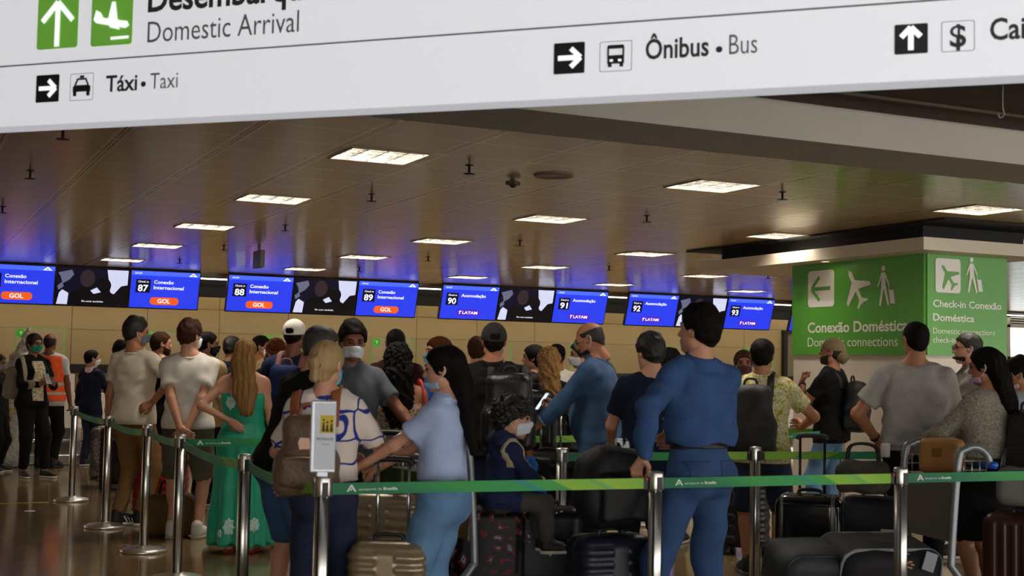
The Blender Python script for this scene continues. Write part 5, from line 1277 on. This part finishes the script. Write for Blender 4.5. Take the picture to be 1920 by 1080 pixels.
bd_ = person('bald', 'bald man with glasses in denim shirt bending over his phone', 1128, 9.1, H=1.75, rel=-72, skin='tan', b=1.08, belly=.03, hair=('bald', 'dark'), face=True, lean=(7, 0), head=(-6, 24, 0), glasses='#8d8f96', mask=('#131416', .01), watch=(1, '#141414'),
       R=((.0, .19, .655), (.7, -.5, -.6), (-.35, .9, .05), (-.5, -.1, .85), .55), L=((-.15, .25, .56), (-.6, -.4, -.6), (.0, .75, -.6), (.2, -.3, -.9), .7), top=dict(name='denim_shirt', mat=denim_sh, sleeve=1.55, hem=.44, collar=1, boxy=.016, t=.018, cuff=mat('cuff_pale', '#7e93a8', .85)), bottom=dict(name='jeans', mat=denim_d))
phone(bd_, 1, 'lit phone held up by the bald man in the denim shirt', True, off=(-.02, .02, .02))
r_, og = carried(bd_, 'shoulder_bag', bd_['T']((.165, -.06, .46)), 'khaki crossbody bag hanging at the hip of the bald man', 'bag')
g = Vol(og - .26, og + .36, .008); g.rbox(og + (0, 0, .15), (.06, .14, .15), .04); g.noise(.005, 1.2, 3.); g.build('bag_body', cloth('#615c45'), r_, o=og)
sling(bd_, r_, og, bd_['T']((.10, -.02, .8)), bd_['RU'] @ np.array((1, 0, .12)), .02, cloth('#6d6a58'), 'bag_strap', .62 * 1.75)
nv = person('navytee', 'young man in navy T-shirt with white back print', 1216, 8.4, 626, rel=-18, skin='light', b=1.04, hair=('tall', 'dark'), head=(-20, 4, 0), R='front', L='front', top=dict(mat=cloth('#141b30'), hem=.47, sleeve=.66, boxy=.012, t=.018, rib=1), bottom=dict(mat=black))
def back_print(c):
    T = c['T']; H = c['H']
    for i, (pts, r) in enumerate((([(.055, .80), (.075, .775), (.05, .75), (.07, .72), (.045, .70)], .006), ([(.03, .79), (.045, .76), (.028, .73)], .005), ([(.085, .79), (.092, .75), (.082, .71), (.06, .68), (.04, .67), (.03, .685)], .006), ([(.05, .665), (.03, .64), (.045, .615), (.07, .625), (.075, .65)], .005))):
        g = c['Dt'].copy(.0035); g.D = np.maximum(g.D, -(c['Dt'].D + .006)); X = g.x[:, None] / H; Z = g.z[None, :] / H; dm = np.full((len(g.x), len(g.z)), 9., np.float32)
        for a, b in zip(smooth_path([(p[0], 0, p[1]) for p in pts], 5)[:-1], smooth_path([(p[0], 0, p[1]) for p in pts], 5)[1:]):
            dx, dz = b[0] - a[0], b[2] - a[2]; t = np.clip(((X - a[0]) * dx + (Z - a[2]) * dz) / (dx * dx + dz * dz + 1e-9), 0, 1); dm = np.minimum(dm, np.hypot(X - a[0] - dx * t, Z - a[2] - dz * t))
        g.D = np.maximum(g.D, ((dm - r) * H)[:, None, :].astype(np.float32)); g.plane((0, 0, 0), (0, 1, 0)); o = g.build('back_print', mat('print_white', '#c9ccd2', .7), c['root'])
        if o: o.parent = c['garment']
back_print(nv)
person('hair1255', 'person with dark hair hidden behind the young man in navy', 1257, 10.9, 656, rel=10, hair=('messy', 'black'), top=dict(mat=charc, sleeve=1.9), bottom=dict(mat=black))
def local_of(w, px, d, rel, H):
    l = on_floor(px, d); a = math.atan2(l[0], l[1]) + math.radians(rel); v = np.array(w) - l
    return (float(v[0] * math.cos(a) - v[1] * math.sin(a)) / H, float(v[0] * math.sin(a) + v[1] * math.cos(a)) / H, float(v[2]) / H)
LW = local_of((POSTS['G'][0] - .01, POSTS['G'][1] + .10, .995), 1312, 6.6, -38, 1.74)
bm_ = person('blueshirt', 'tall man in blue long-sleeved shirt and jeans leaning on the near queue post', 1312, 6.6, 572, rel=-38, skin='light', b=.92, hair=('tall', 'black'), head=(-22, -4, 0), belt='#1b1512', twist=10, lean=(2, 0), L=(LW, (-.9, -.6, 0), (.05, .75, -.65), (.1, -.5, -.85), .45), R=((.05, .16, .60), (.5, -.2, -1), (-.6, .7, 0), (0, -1, 0), .5),
       feet=((.05, -.03, 12), (-.13, .06, -20)), top=dict(name='shirt', mat=blueshirt, hem=.607, waist=.615, sleeve=1.95, boxy=.018, t=.020, collar=1, fold=.008, ff=.95), bottom=dict(name='jeans', mat=denim_b, t=.016, flare=.024, fold=.006, waist=.612), vox=.009)
def jeans_details(c):
    T, H = c['T'], c['H']
    for s in (-1, 1):
        g = c['Db'].copy(.004); g.D = np.maximum(g.D, -(c['Db'].D + .008)); X = g.x[:, None, None] - s * .052 * H; Z = g.z[None, None, :] - .525 * H
        g.D = np.maximum(g.D, np.maximum(np.abs(X) - .040 * H * .9, np.abs(Z) - .042 * H).astype(np.float32)); g.plane((0, 0, 0), (0, 1, 0))
        o = g.build('back_pocket', mat('denim_pocket', '#29456e', .85, bump=.35, bscale=320), c['root'])
        if o: o.parent = c['bo']
jeans_details(bm_)
person('pink', 'woman in pink top and dark red mask facing the camera', 1393, 10.9, 656, rel=175, sex='f', skin='brown', hair=('bun', 'brown'), face=True, mask=('#4a1c24',), top=dict(mat=pinkc, sleeve=.6), bottom=dict(mat=black), feet=((.055, .02, 10), (-.075, .0, -60)), shoes=('shoe', '#4b3b38', '#c2a898'))
hw = person('flower', 'man in yellow flower print shirt and denim shorts with black backpack', 1428, 9.3, 635, rel=6, skin='tan', b=1.06, hair=('short', 'black'), R=((.16, .17, .63), (1, -.5, -.4), (-.3, .9, .1), (-1, 0, 0), .5), L='front', feet=((.055, .02, 30), (-.055, -.01, -20)), top=dict(name='shirt', mat=hawaii, hem=.495, sleeve=.66, boxy=.018, t=.018, collar=1), bottom=dict(kind='shorts', mat=denim_d, t=.024, flare=.034, upto=1.0), shoes=('shoe', '#161718', '#4a4e55'))
backpack(hw, 'plain black backpack on the man in the flower print shirt', nyl, w=.36, h=.50, dp=.17, zc=.665, shift=-.035, pocket=False)
rc = person('revcap', 'bearded man in reversed khaki cap and black T-shirt, hand at his chin', 1558, 11.75, 633, rel=-72, skin='tan', b=1.02, hair=('short', 'dark'), beard='dark', face=True, head=(-2, -8, 0), cap=('#7d6d4a', 1, 0), R='cross', L=((-.05, .14, .775), (-.5, .3, -1), (.1, -.1, 1), (.3, -1, 0), .8), watch=(-1, '#131313'), feet=((.055, -.02, 12), (-.05, .04, -10)),
       top=dict(mat=black, hem=.48, sleeve=.64, boxy=.012, t=.018), bottom=dict(name='jeans', mat=denim_l, t=.016), shoes=('shoe', '#b9a58d', '#cfc8ba'))
backpack(rc, 'boxy black backpack on the man in the reversed cap', nyl, w=.30, h=.46, dp=.18, zc=.66, pocket=False, taper=.95)
o = MB().poly([(-.05, -.05), (.0, -.02), (.05, -.03), (.04, .03), (.0, .05), (-.03, .02)], .002).build('chest_print', mat('print_grey', '#7d8a90', .7), rc['root']); _place(o, rz(180), rc['T']((-.01, .098, .71))); o.parent = rc['garment']
gt = person('greytee', 'broad man in light grey T-shirt seen from behind at right', 1716, 8.5, 601, rel=4, skin='tan', b=1.1, belly=.03, hair=('buzz', 'black'), face=False, head=(-26, 0, 0), L=((-.145, .10, .56), (-1, -.6, 0), (.1, .8, -.5), (.8, 0, -.2), .8), R='front', watch=(-1, '#1a1a1a'), top=dict(mat=grey, hem=.55, sleeve=.68, boxy=.02, t=.020, rib=1), bottom=dict(mat=black))
person('glassesman', 'man with dark glasses and black mask behind the woman in tweed', 1814, 10.4, 624, rel=-100, skin='light', b=1.05, hair=('short', 'dark'), face=True, glasses='#121214', mask=('#121316', .01), R='front', L='front', top=dict(mat=cloth('#77716c'), sleeve=.6), bottom=dict(mat=black))
tw = person('tweed', 'woman with straight black hair in speckled grey blouse and black skirt at the cart', 1850, 7.95, 652, rel=-62, sex='f', b=1.12, skin='tan', hair=('long', 'black', (.04, -.085, .74), .068), face=True, head=(-12, 6, 0), mask=('#b39ac0', .01), R=((.03, .25, .60), (.7, -.5, -.5), (-.2, .9, -.25), (0, -.3, -1), .6), L=((-.10, .26, .60), (-.7, -.5, -.5), (.1, .9, -.25), (0, -.3, -1), .6),
       top=dict(name='blouse', mat=tweed, hem=.59, sleeve=1.96, boxy=.01, t=.018), bottom=dict(kind='skirt', mat=black, hem=.285, waist=.585, w=(.09, .128, .135), fold=.006), shoes=('shoe', '#2a201c', '#1c1814'))
backpack(tw, 'large dark brown backpack on the woman in the speckled blouse', mat('bag_darkbrown', '#1d1512', .55, bump=.3), w=.38, h=.50, dp=.24, zc=.625, shift=.05, mstrap=nyl, straps=(1,))
gc = person('greencap', 'person in olive cap hidden behind the woman in the speckled blouse', 1868, 10.6, H=1.60, rel=30, skin='tan', hair=('short', 'black'), cap=('#5b5f40', 0, 0), top=dict(mat=charc, sleeve=1.9), bottom=dict(mat=black))
backpack(gc, 'black backpack on the person in the olive cap', nyl, w=.32, h=.46, dp=.18, zc=.69, pocket=False, shift=.08)
person('rightedge', 'man at the far right edge with dark hair looking down', 1917, 9.4, 672, rel=-60, skin='tan', hair=('messy', 'black'), face=True, head=(-20, 18, 0), mask=('#c9b4b8', .01), top=dict(mat=cloth('#8d9196'), sleeve=.6), bottom=dict(mat=black))
# ---- the child on the luggage cart
cp = at_depth(938, 940, 7.3)
CHILD = person('child', 'child with curly dark hair in navy hoodie sitting on the luggage cart', 930, 7.35, H=.97, rel=72, b=.98, skin='light', hair=('mop', 'dark'), face=True, hs=.90, head=(14, 6, 0), pelvis=(0, 0, .745), pos=(on_floor(935, 7.1)), R=((.07, .22, .83), (.8, -.4, -.2), (-.6, .7, 0), (0, -.6, -.6), .5), L=((-.07, .23, .84), (-.8, -.4, -.2), (.6, .7, 0), (0, -.6, -.6), .6), lean=(10, 0),
       feet=((.06, .27, 4, .44), (-.06, .285, -4, .44)), mask=('#cdd3d8',), top=dict(name='hoodie', mat=cloth('#232c4c'), sleeve=1.97, hem=.50, boxy=.02, t=.022), bottom=dict(mat=cloth('#4a4844'), t=.018), shoes=('shoe', '#1d1d20', '#cfcac0'))
def hood(c):
    T = c['T']; g = Vol(T((0, -.05, .83)) - .22, T((0, -.05, .83)) + .22, .008)
    g.cap(T((-.05, -.055, .845)), T((.05, -.055, .845)), .05, None, .03); g.cap(T((-.06, .0, .86)), T((-.03, -.06, .85)), .03, None, .02); g.cap(T((.06, .0, .86)), T((.03, -.06, .85)), .03, None, .02); g.cap(T((0, -.06, .82)), T((0, -.075, .78)), .045, .03, .03); g.noise(.004, 1.5, 1.)
    o = g.build('hood', cloth('#232c4c'), c['root']); o.parent = c['garment']
    g = c['Dt'].copy(.004); g.D = np.maximum(g.D, -(c['Dt'].D + .008)); g.slab(T((.115, 0, .8)), np.array((1, 0, .25)), .016); g.plane(T((0, 0, .70)), (0, 0, -1)); o = g.build('sleeve_stripe', cloth('#b9aa86'), c['root']); o.parent = c['garment']
hood(CHILD)
r_, og = carried(CHILD, 'plush_toy', CHILD['T']((.02, .17, .60)), 'bright blue plush toy held by the child on the cart', 'toy')
g = Vol(og - .12, og + .22, .006); bl = mat('plush_blue', '#2b62b8', .95, bump=.6, bscale=120)
g.cap(og + (0, 0, .03), og + (0, 0, .06), .045, .04, .02); g.cap(og + (0, .0, .12), og + (0, .0, .125), .042, None, .015)
for s in (-1, 1): g.cap(og + (s * .03, 0, .16), og + (s * .034, 0, .165), .016, None, .008); g.cap(og + (s * .04, 0, .07), og + (s * .075, .03, .05), .018, .016, .01); g.cap(og + (s * .03, .02, .0), og + (s * .05, .06, -.01), .02, .018, .01)
g.build('toy_body', bl, r_, o=og)
m = MB()
for s in (-1, 1): m.lathe([(.0001, -.004), (.004, 0), (.0001, .004)], 8, (s * .016, .041, .13))
m.build('toy_eyes', mat('eye_dark', '#1c120d'), r_)

c = PEOPLE['bun']; m = MB(); m.tube([(.026 * math.cos(a), -.132 + .012 * math.cos(a), -.012 + .022 * math.sin(a)) for a in np.linspace(0, 6.283, 13)[:-1]], .006, 6, True)
o = m.build('hair_tie', mat('tie_dark', '#2a1c14', .7), c['root']); _place(o, c['RH'] * c['hsc'], c['hc'])
# ---------------------------------------------------------------- luggage
wheelm = mat('wheel_black', '#151515', .5); tele = mat('telescope_steel', '#b4b4b8', .25, .9)
def hard_case(px, d, yaw, w, dp, h, m, label, ribs='h', handle=0., hm=None, n=11, pos=None, z0=0., wheels=True, seam=None, vox=.007, trim=None, trimlabel=None):
    """upright shell suitcase: yaw is relative to the line of sight"""
    p = np.array(pos, float) if pos is not None else on_floor(px, d); p = np.array((p[0], p[1], z0 if pos is None else p[2]))
    t = empty('suitcase', p, -math.radians(math.degrees(math.atan2(p[0], p[1])) + yaw), label, 'suitcase')
    wz = .06 if wheels else 0.
    g = Vol((-w / 2 - .03, -dp / 2 - .03, wz - .03), (w / 2 + .03, dp / 2 + .03, h + .03), vox)
    g.rbox((0, 0, (h + wz) / 2), (w / 2, dp / 2, (h - wz) / 2), min(.07, dp * .3), None, 0)
    X = g.x[:, None, None]; Z = g.z[None, None, :]; Y = g.y[None, :, None]
    if ribs == 'h':
        mk = (np.abs(X) > .045) * 1.; g.D = (g.D + .0035 * np.tanh(3 * np.sin((Z - wz) * 2 * math.pi * n / (h - wz))) * mk * (np.abs(Z - (h + wz) / 2) < (h - wz) * .44)).astype(np.float32)
    elif ribs == 'v':
        mk = (np.abs(Z - (h + wz) / 2) < (h - wz) * .42) * 1.; g.D = (g.D + .003 * np.tanh(3 * np.sin(X * 2 * math.pi * n / w)) * mk).astype(np.float32)
    sv = g.copy(.004)
    g.build('shell', m, t)
    sv.D = np.maximum(sv.D, np.abs(Y) - .009).astype(np.float32); sv.build('zip_seam', seam or blk, t)
    if trim:
        for s in (-1, 1):
            q = g.copy(.005); q.D = np.maximum(q.D, np.abs(X - s * w * .38) - .012).astype(np.float32); o = q.build('side_band', trim, t)
    mb = MB(); mb.tube(smooth_path([(-.07, 0, h - .01), (-.055, 0, h + .025), (.055, 0, h + .025), (.07, 0, h - .01)], 5), .011, 8).build('carry_handle', hm or blk, t)
    if wheels:
        for sx in (-1, 1):
            for sy in (-1, 1):
                v = MB(); v.tube([(sx * (w / 2 - .055) - .022, sy * (dp / 2 - .05), .03), (sx * (w / 2 - .055) + .022, sy * (dp / 2 - .05), .03)], .03, 14); v.box((sx * (w / 2 - .055), sy * (dp / 2 - .05), .06), (.05, .05, .03)); v.build('wheel', wheelm, t)
    if handle:
        mb = MB(); y = dp / 2 - .045
        for s in (-1, 1): mb.tube([(s * .075, y, h - .02), (s * .075, y, h + handle)], .0085, 8)
        mb.build('telescopic_rods', hm or tele, t)
        MB().tube(smooth_path([(-.09, y, h + handle - .012), (-.07, y, h + handle + .012), (.07, y, h + handle + .012), (.09, y, h + handle - .012)], 4), .015, 8).build('grip', blk, t)
    return t
def soft_bag(px, d, yaw, size, m, label, z0=0., name='duffel_bag', cat='bag', pos=None, pitch=0., noise=.008, handles=True, hm=None, r=None, piping=None, pocket=None):
    p = np.array(pos, float) if pos is not None else np.append(on_floor(px, d)[:2], z0)
    t = empty(name, p, -math.radians(math.degrees(math.atan2(p[0], p[1])) + yaw), label, cat); R = rx(pitch)
    w, dp, h = size; c = np.array((0, 0, h / 2)); g = Vol(-.5 * np.array((w, dp, h)) - .12 + c, .5 * np.array((w, dp, h)) + .12 + c, .008)
    g.rbox(c, (w / 2, dp / 2, h / 2), r or min(w, dp, h) * .32, R, 0)
    if pocket: g.rbox(c + R @ np.array((0, -dp / 2 - .01, -h * .1)), (w * .36, .03, h * .28), .025, R, .015)
    sv = g.copy(.004); g.noise(noise, 1., px * .1 + h); g.build('bag_body', m, t)
    if piping:
        for s in (-1, 1):
            q = sv.copy(.003); q.slab(c + R @ np.array((0, s * dp * .36, 0)), R @ np.array((0, 1, 0)), .006); o = q.build('piping', piping, t)
    if handles:
        for s in (-1, 1):
            MB().tube([c + R @ q for q in smooth_path([(-.1, s * .03, h / 2 - .02), (-.07, s * .02, h / 2 + .09), (.07, s * .02, h / 2 + .09), (.1, s * .03, h / 2 - .02)], 6)], .009, 7).build('handle', hm or blk, t)
    return t
gold = mat('shell_bronze', '#8f7d62', .3, .35, bump=.05, bscale=60); goldh = mat('bronze_trim', '#b08d55', .3, .8)
hard_case(723, 7.25, 12, .46, .30, .73, gold, 'large bronze ribbed suitcase standing behind the small bronze one', handle=.30, hm=None, n=13, seam=mat('bronze_dark', '#4a3d2c', .4, .5))
hard_case(733, 6.25, 10, .37, .25, .60, gold, 'small bronze ribbed suitcase with raised handle held by the woman in pale blue', handle=.36, n=10, seam=mat('bronze_dark', '#4a3d2c'))
redm_ = mat('shell_red', '#9d1d17', .4, bump=.05, bscale=80)
hard_case(305, 11.7, 20, .46, .28, .66, redm_, 'red suitcase standing behind the man in grey shorts', n=9)
soft_bag(325, 10.75, 15, (.42, .26, .34), cloth('#5c4527'), 'brown soft bag on the floor behind the man in grey shorts')
seq = mat('sequin_print', '#6f6a66', .3, .5, bump=.8, bscale=60, var=.75, vscale=45)
soft_bag(193, 15.6, 10, (.24, .22, .62), seq, 'glittering patterned bag by the boy in the dark jacket', handles=False)
hard_case(228, 14.4, 25, .42, .26, .68, mat('shell_black', '#101011', .4), 'black suitcase behind the brown trousers, by the glittering bag')
hard_case(1028, 9.7, 10, .52, .30, .80, mat('shell_black', '#101011'), 'tall black suitcase behind the seated child, handle raised', handle=.30, n=9)
hard_case(1146, 6.75, -28, .42, .27, .585, mat('shell_navy', '#141a2c', .45), 'navy ribbed suitcase under the big black bag', n=9)
bagp = on_floor(1146, 6.75)
t = soft_bag(1146, 6.75, -28, (.36, .28, .42), nyl, 'big plump black bag standing on the navy suitcase', pos=(bagp[0], bagp[1], .615), noise=.010, r=.11, pocket=True, handles=False)
MB().box((.05, -.02, .43), (.07, .02, .05), rx(20)).build('striped_tag', pattern('tag_stripe', 'noise', ((.45, '#141414'), (.5, '#e8e8e8'), (1., '#f0f0f0')), 40), t)
hard_case(1398, 10.3, 15, .36, .26, .66, mat('shell_black', '#101011'), 'black suitcase between the man in jeans and the flowered shirt', n=7)
blkg = mat('shell_black_gloss', '#0e0e10', .16, coat=.5)
hard_case(1519, 8.1, 8, .40, .28, .68, blkg, 'glossy black hard case with grey side bands and raised handle', ribs='n', handle=.34, hm=mat('rod_black', '#1c1c1e', .35, .6), trim=mat('band_grey', '#55534c', .4, .3))
t = hard_case(1640, 8.25, 10, .42, .30, .66, mat('case_black_fabric', '#131214', .7, bump=.3), 'black fabric suitcase with white label behind the near right post', ribs='n')
MB().box((.11, -.152, .46), (.09, .006, .04)).build('label_tag', mat('tag_beige', '#b9a58e', .6), t)
gp = on_floor(1618, 8.15)
soft_bag(1618, 8.15, 12, (.32, .2, .2), cloth('#4d483f'), 'grey-brown duffel bag lying on the black fabric suitcase', pos=(gp[0], gp[1], .69), hm=mat('handle_dark', '#191817', .7))
gp = on_floor(1660, 8.2); soft_bag(1660, 8.2, 0, (.06, .04, .09), mat('pouch_white', '#cfcac4', .7), 'small white pouch held by the man in the light grey T-shirt', name='pouch', pos=(gp[0], gp[1], .905), handles=False, noise=.003)
hard_case(1922, 7.45, 20, .42, .28, .66, mat('shell_brown', '#3d1d14', .35), 'dark reddish brown suitcase at the far right edge', ribs='v', n=7)
gp = on_floor(1912, 7.4); soft_bag(1912, 7.4, 15, (.24, .18, .22), mat('bag_grey', '#77736c', .75, bump=.3), 'grey bag sitting on the reddish brown suitcase at far right', pos=(gp[0], gp[1], .70), hm=blk)

# ---------------------------------------------------------------- luggage carts
cartm = mat('cart_grey', '#85898e', .4, .5); wirem = mat('cart_wire', '#a7a39b', .3, .8); panm = mat('cart_panel', '#6b6357', .55); blueh = mat('cart_blue', '#1f50b8', .4)
def cart(px, d, rel, label, pm):
    p = on_floor(px, d); t = empty('luggage_cart', p, -math.radians(math.degrees(math.atan2(p[0], p[1])) + rel), label, 'cart')
    for s in (-1, 1):
        MB().tube(smooth_path([(s * .27, -.27, .09), (s * .27, -.10, .24), (s * .27, .035, .37), (s * .27, .05, .46), (s * .27, .01, .95), (s * .27, -.03, 1.02), (s * .27, -.10, 1.035), (s * .27, -.16, 1.0), (s * .27, -.19, .94)], 6), .021, 10).build('upright', cartm, t)
    MB().box((0, .03, .68), (.53, .012, .33), rx(4)).build('panel', pm, t, .004)
    mb = MB()
    for z in (.86, .91, .96):
        mb.tube([(-.26, .02, z), (-.26, -.17, z), (.26, -.17, z), (.26, .02, z)], .0035, 5)
    for k in range(9): x = -.26 + .065 * k; mb.tube([(x, -.17, .97), (x, -.17, .86), (x, .02, .86)], .0035, 5)
    for s in (-1, 1):
        for y in (-.03, -.08, -.13): mb.tube([(s * .26, y, .86), (s * .26, y, .97)], .0035, 5)
    mb.build('basket', wirem, t)
    MB().tube([(-.30, -.19, .94), (.30, -.19, .94)], .016, 10).build('push_bar', cartm, t)
    for s in (-1, 1): MB().tube([(s * .14, -.19, .94), (s * .31, -.19, .94)], .021, 12).build('blue_grip', blueh, t)
    mb = MB()
    for s in (-1, 1): mb.tube(smooth_path([(s * .27, .0, .20), (s * .27, .5, .18), (s * .16, .95, .16), (s * .05, 1.0, .16)], 5), .015, 8)
    mb.tube([(-.06, 1.0, .16), (.06, 1.0, .16)], .015, 8)
    for k in range(6): y = .1 + .15 * k; wd = .27 if y < .6 else .27 - .3 * (y - .6); mb.tube([(-wd, y, .185), (wd, y, .185)], .007, 6)
    mb.build('platform', cartm, t)
    for x, y in ((-.25, -.27), (.25, -.27), (0, .88)):
        v = MB(); v.tube([(x - .022, y, .075), (x + .022, y, .075)], .075, 18); v.box((x, y, .13), (.012, .05, .09)); v.build('wheel', wheelm, t)
    a = math.radians(-math.degrees(t.rotation_euler[2])); ang = t.rotation_euler[2]
    def pt(x, y, z): return np.array((p[0] + x * math.cos(ang) - y * math.sin(ang), p[1] + x * math.sin(ang) + y * math.cos(ang), z))
    return t, pt, rel
c1, P1, r1 = cart(830, 7.15, 61, 'grey luggage cart loaded with printed suitcases that carries the child', mat('cart_panel_tan', '#6a573c', .55))
travel = pattern('travel_print', 'edges', ((.0, '#0d0d0f'), (.20, '#0f0f12'), (.23, '#8d1f1f'), (.30, '#141416'), (.35, '#8fa9c0'), (.41, '#101013')), 15, .45)
dots = pattern('dot_print', 'spots', ((.0, '#c9c4bd'), (.13, '#b8b3ad'), (.16, '#101013'), (1., '#0d0d10')), 18, .4)
q = P1(0, .30, .20); hard_case(0, 0, r1 - 60, .40, .25, .46, travel, 'black suitcase printed with small red and blue motifs under the child', ribs='n', pos=q, wheels=False, seam=mat('shell_black', '#101011'))
q = P1(0, .68, .20); hard_case(0, 0, r1 - 65, .40, .25, .44, dots, 'black suitcase with white dots at the front of the cart under the child\'s knees', ribs='n', pos=q, wheels=False, seam=mat('shell_black', '#101011'))
q = on_floor(858, 7.9); hard_case(858, 7.95, 30, .38, .25, .50, pattern('carpet_print', 'noise', ((.4, '#151112'), (.5, '#3a1a1c'), (.56, '#17181c')), 40), 'dark patterned case on the floor behind the cart with the child', ribs='n')
c2, P2, r2 = cart(1748, 7.45, -122, 'grey luggage cart with wire basket and blue grips at right', panm)
q = P2(0, .34, .21); t = soft_bag(0, 0, r2 + 95, (.60, .44, .30), mat('case_black_fabric', '#131214'), 'black soft case with pale piping and golden flower charms on the right cart', name='soft_suitcase', cat='suitcase', pos=q, pitch=-10, noise=.004, handles=False, piping=mat('piping_pale', '#8b8f90', .6))
mb = MB()
for k in range(5): a = 2 * math.pi * k / 5; mb.lathe([(.0001, -.006), (.014, 0), (.0001, .006)], 8, (.02 + .017 * math.cos(a), -.262, .255 + .017 * math.sin(a)))
for k in range(5): a = 2 * math.pi * k / 5; mb.lathe([(.0001, -.006), (.014, 0), (.0001, .006)], 8, (.05 + .017 * math.cos(a), -.262, .195 + .017 * math.sin(a)))
mb.build('flower_charm', mat('charm_gold', '#c9a45a', .4), t)
MB().box((.17, -.262, .21), (.07, .006, .10), ry(18)).build('luggage_tag', mat('tag_clear', '#6f7880', .3), t)
q = P2(.06, .70, .20); soft_bag(0, 0, r2 + 92, (.50, .36, .28), mat('case_charcoal', '#2e3236', .6, bump=.3, bscale=200), 'charcoal soft case lying tilted at the front of the right cart', name='soft_suitcase', cat='suitcase', pos=q, pitch=-14, noise=.005, handles=False, piping=mat('piping_dark', '#1a1b1d', .5), hm=mat('handle_dark', '#191817'))
q = P2(.02, -.075, .868); t = soft_bag(0, 0, r2 + 150, (.25, .11, .20), mat('bag_tan', '#a06f3c', .5, bump=.3, bscale=90), 'tan leather handbag in the wire basket of the right cart', name='handbag', pos=q, noise=.003, handles=False, hm=mat('bag_tan_dark', '#7a5026', .5))
MB().box((0, -.058, .12), (.06, .012, .05)).build('clasp', mat('bag_tan_dark', '#7a5026'), t)

# ---------------------------------------------------------------- tall parcel wrapped in clear film at far left
g = Vol((-.45, -.25, -.05), (.45, .25, 2.1), .011); fw = mat('wrap_film', '#b5aea4', .3, bump=.9, bscale=38, var=.22, vscale=14, spec=.8)
g.cap((-.05, 0, .25), (-.05, 0, .62), .30, .27, .06, flatY(1.6)); g.cap((-.06, 0, .55), (.10, .0, 1.35), .24, .13, .08, flatY(1.7)); g.cap((.10, 0, 1.3), (.20, 0, 1.80), .13, .02, .05, flatY(1.5)); g.plane((0, 0, .005), (0, 0, -1)); g.noise(.008, 1.6, 2.); g.noise(.004, 3.3, 5.)
p = on_floor(17, 17.0); t = empty('wrapped_parcel', p, -math.radians(math.degrees(math.atan2(p[0], p[1]))), 'tall pointed parcel wrapped in shiny clear film at far left', 'parcel')
g.build('film_wrap', fw, t)
MB().box((.03, -.19, .74), (.10, .012, .05)).build('yellow_label', mat('label_yellow', '#c9b52c', .5), t)
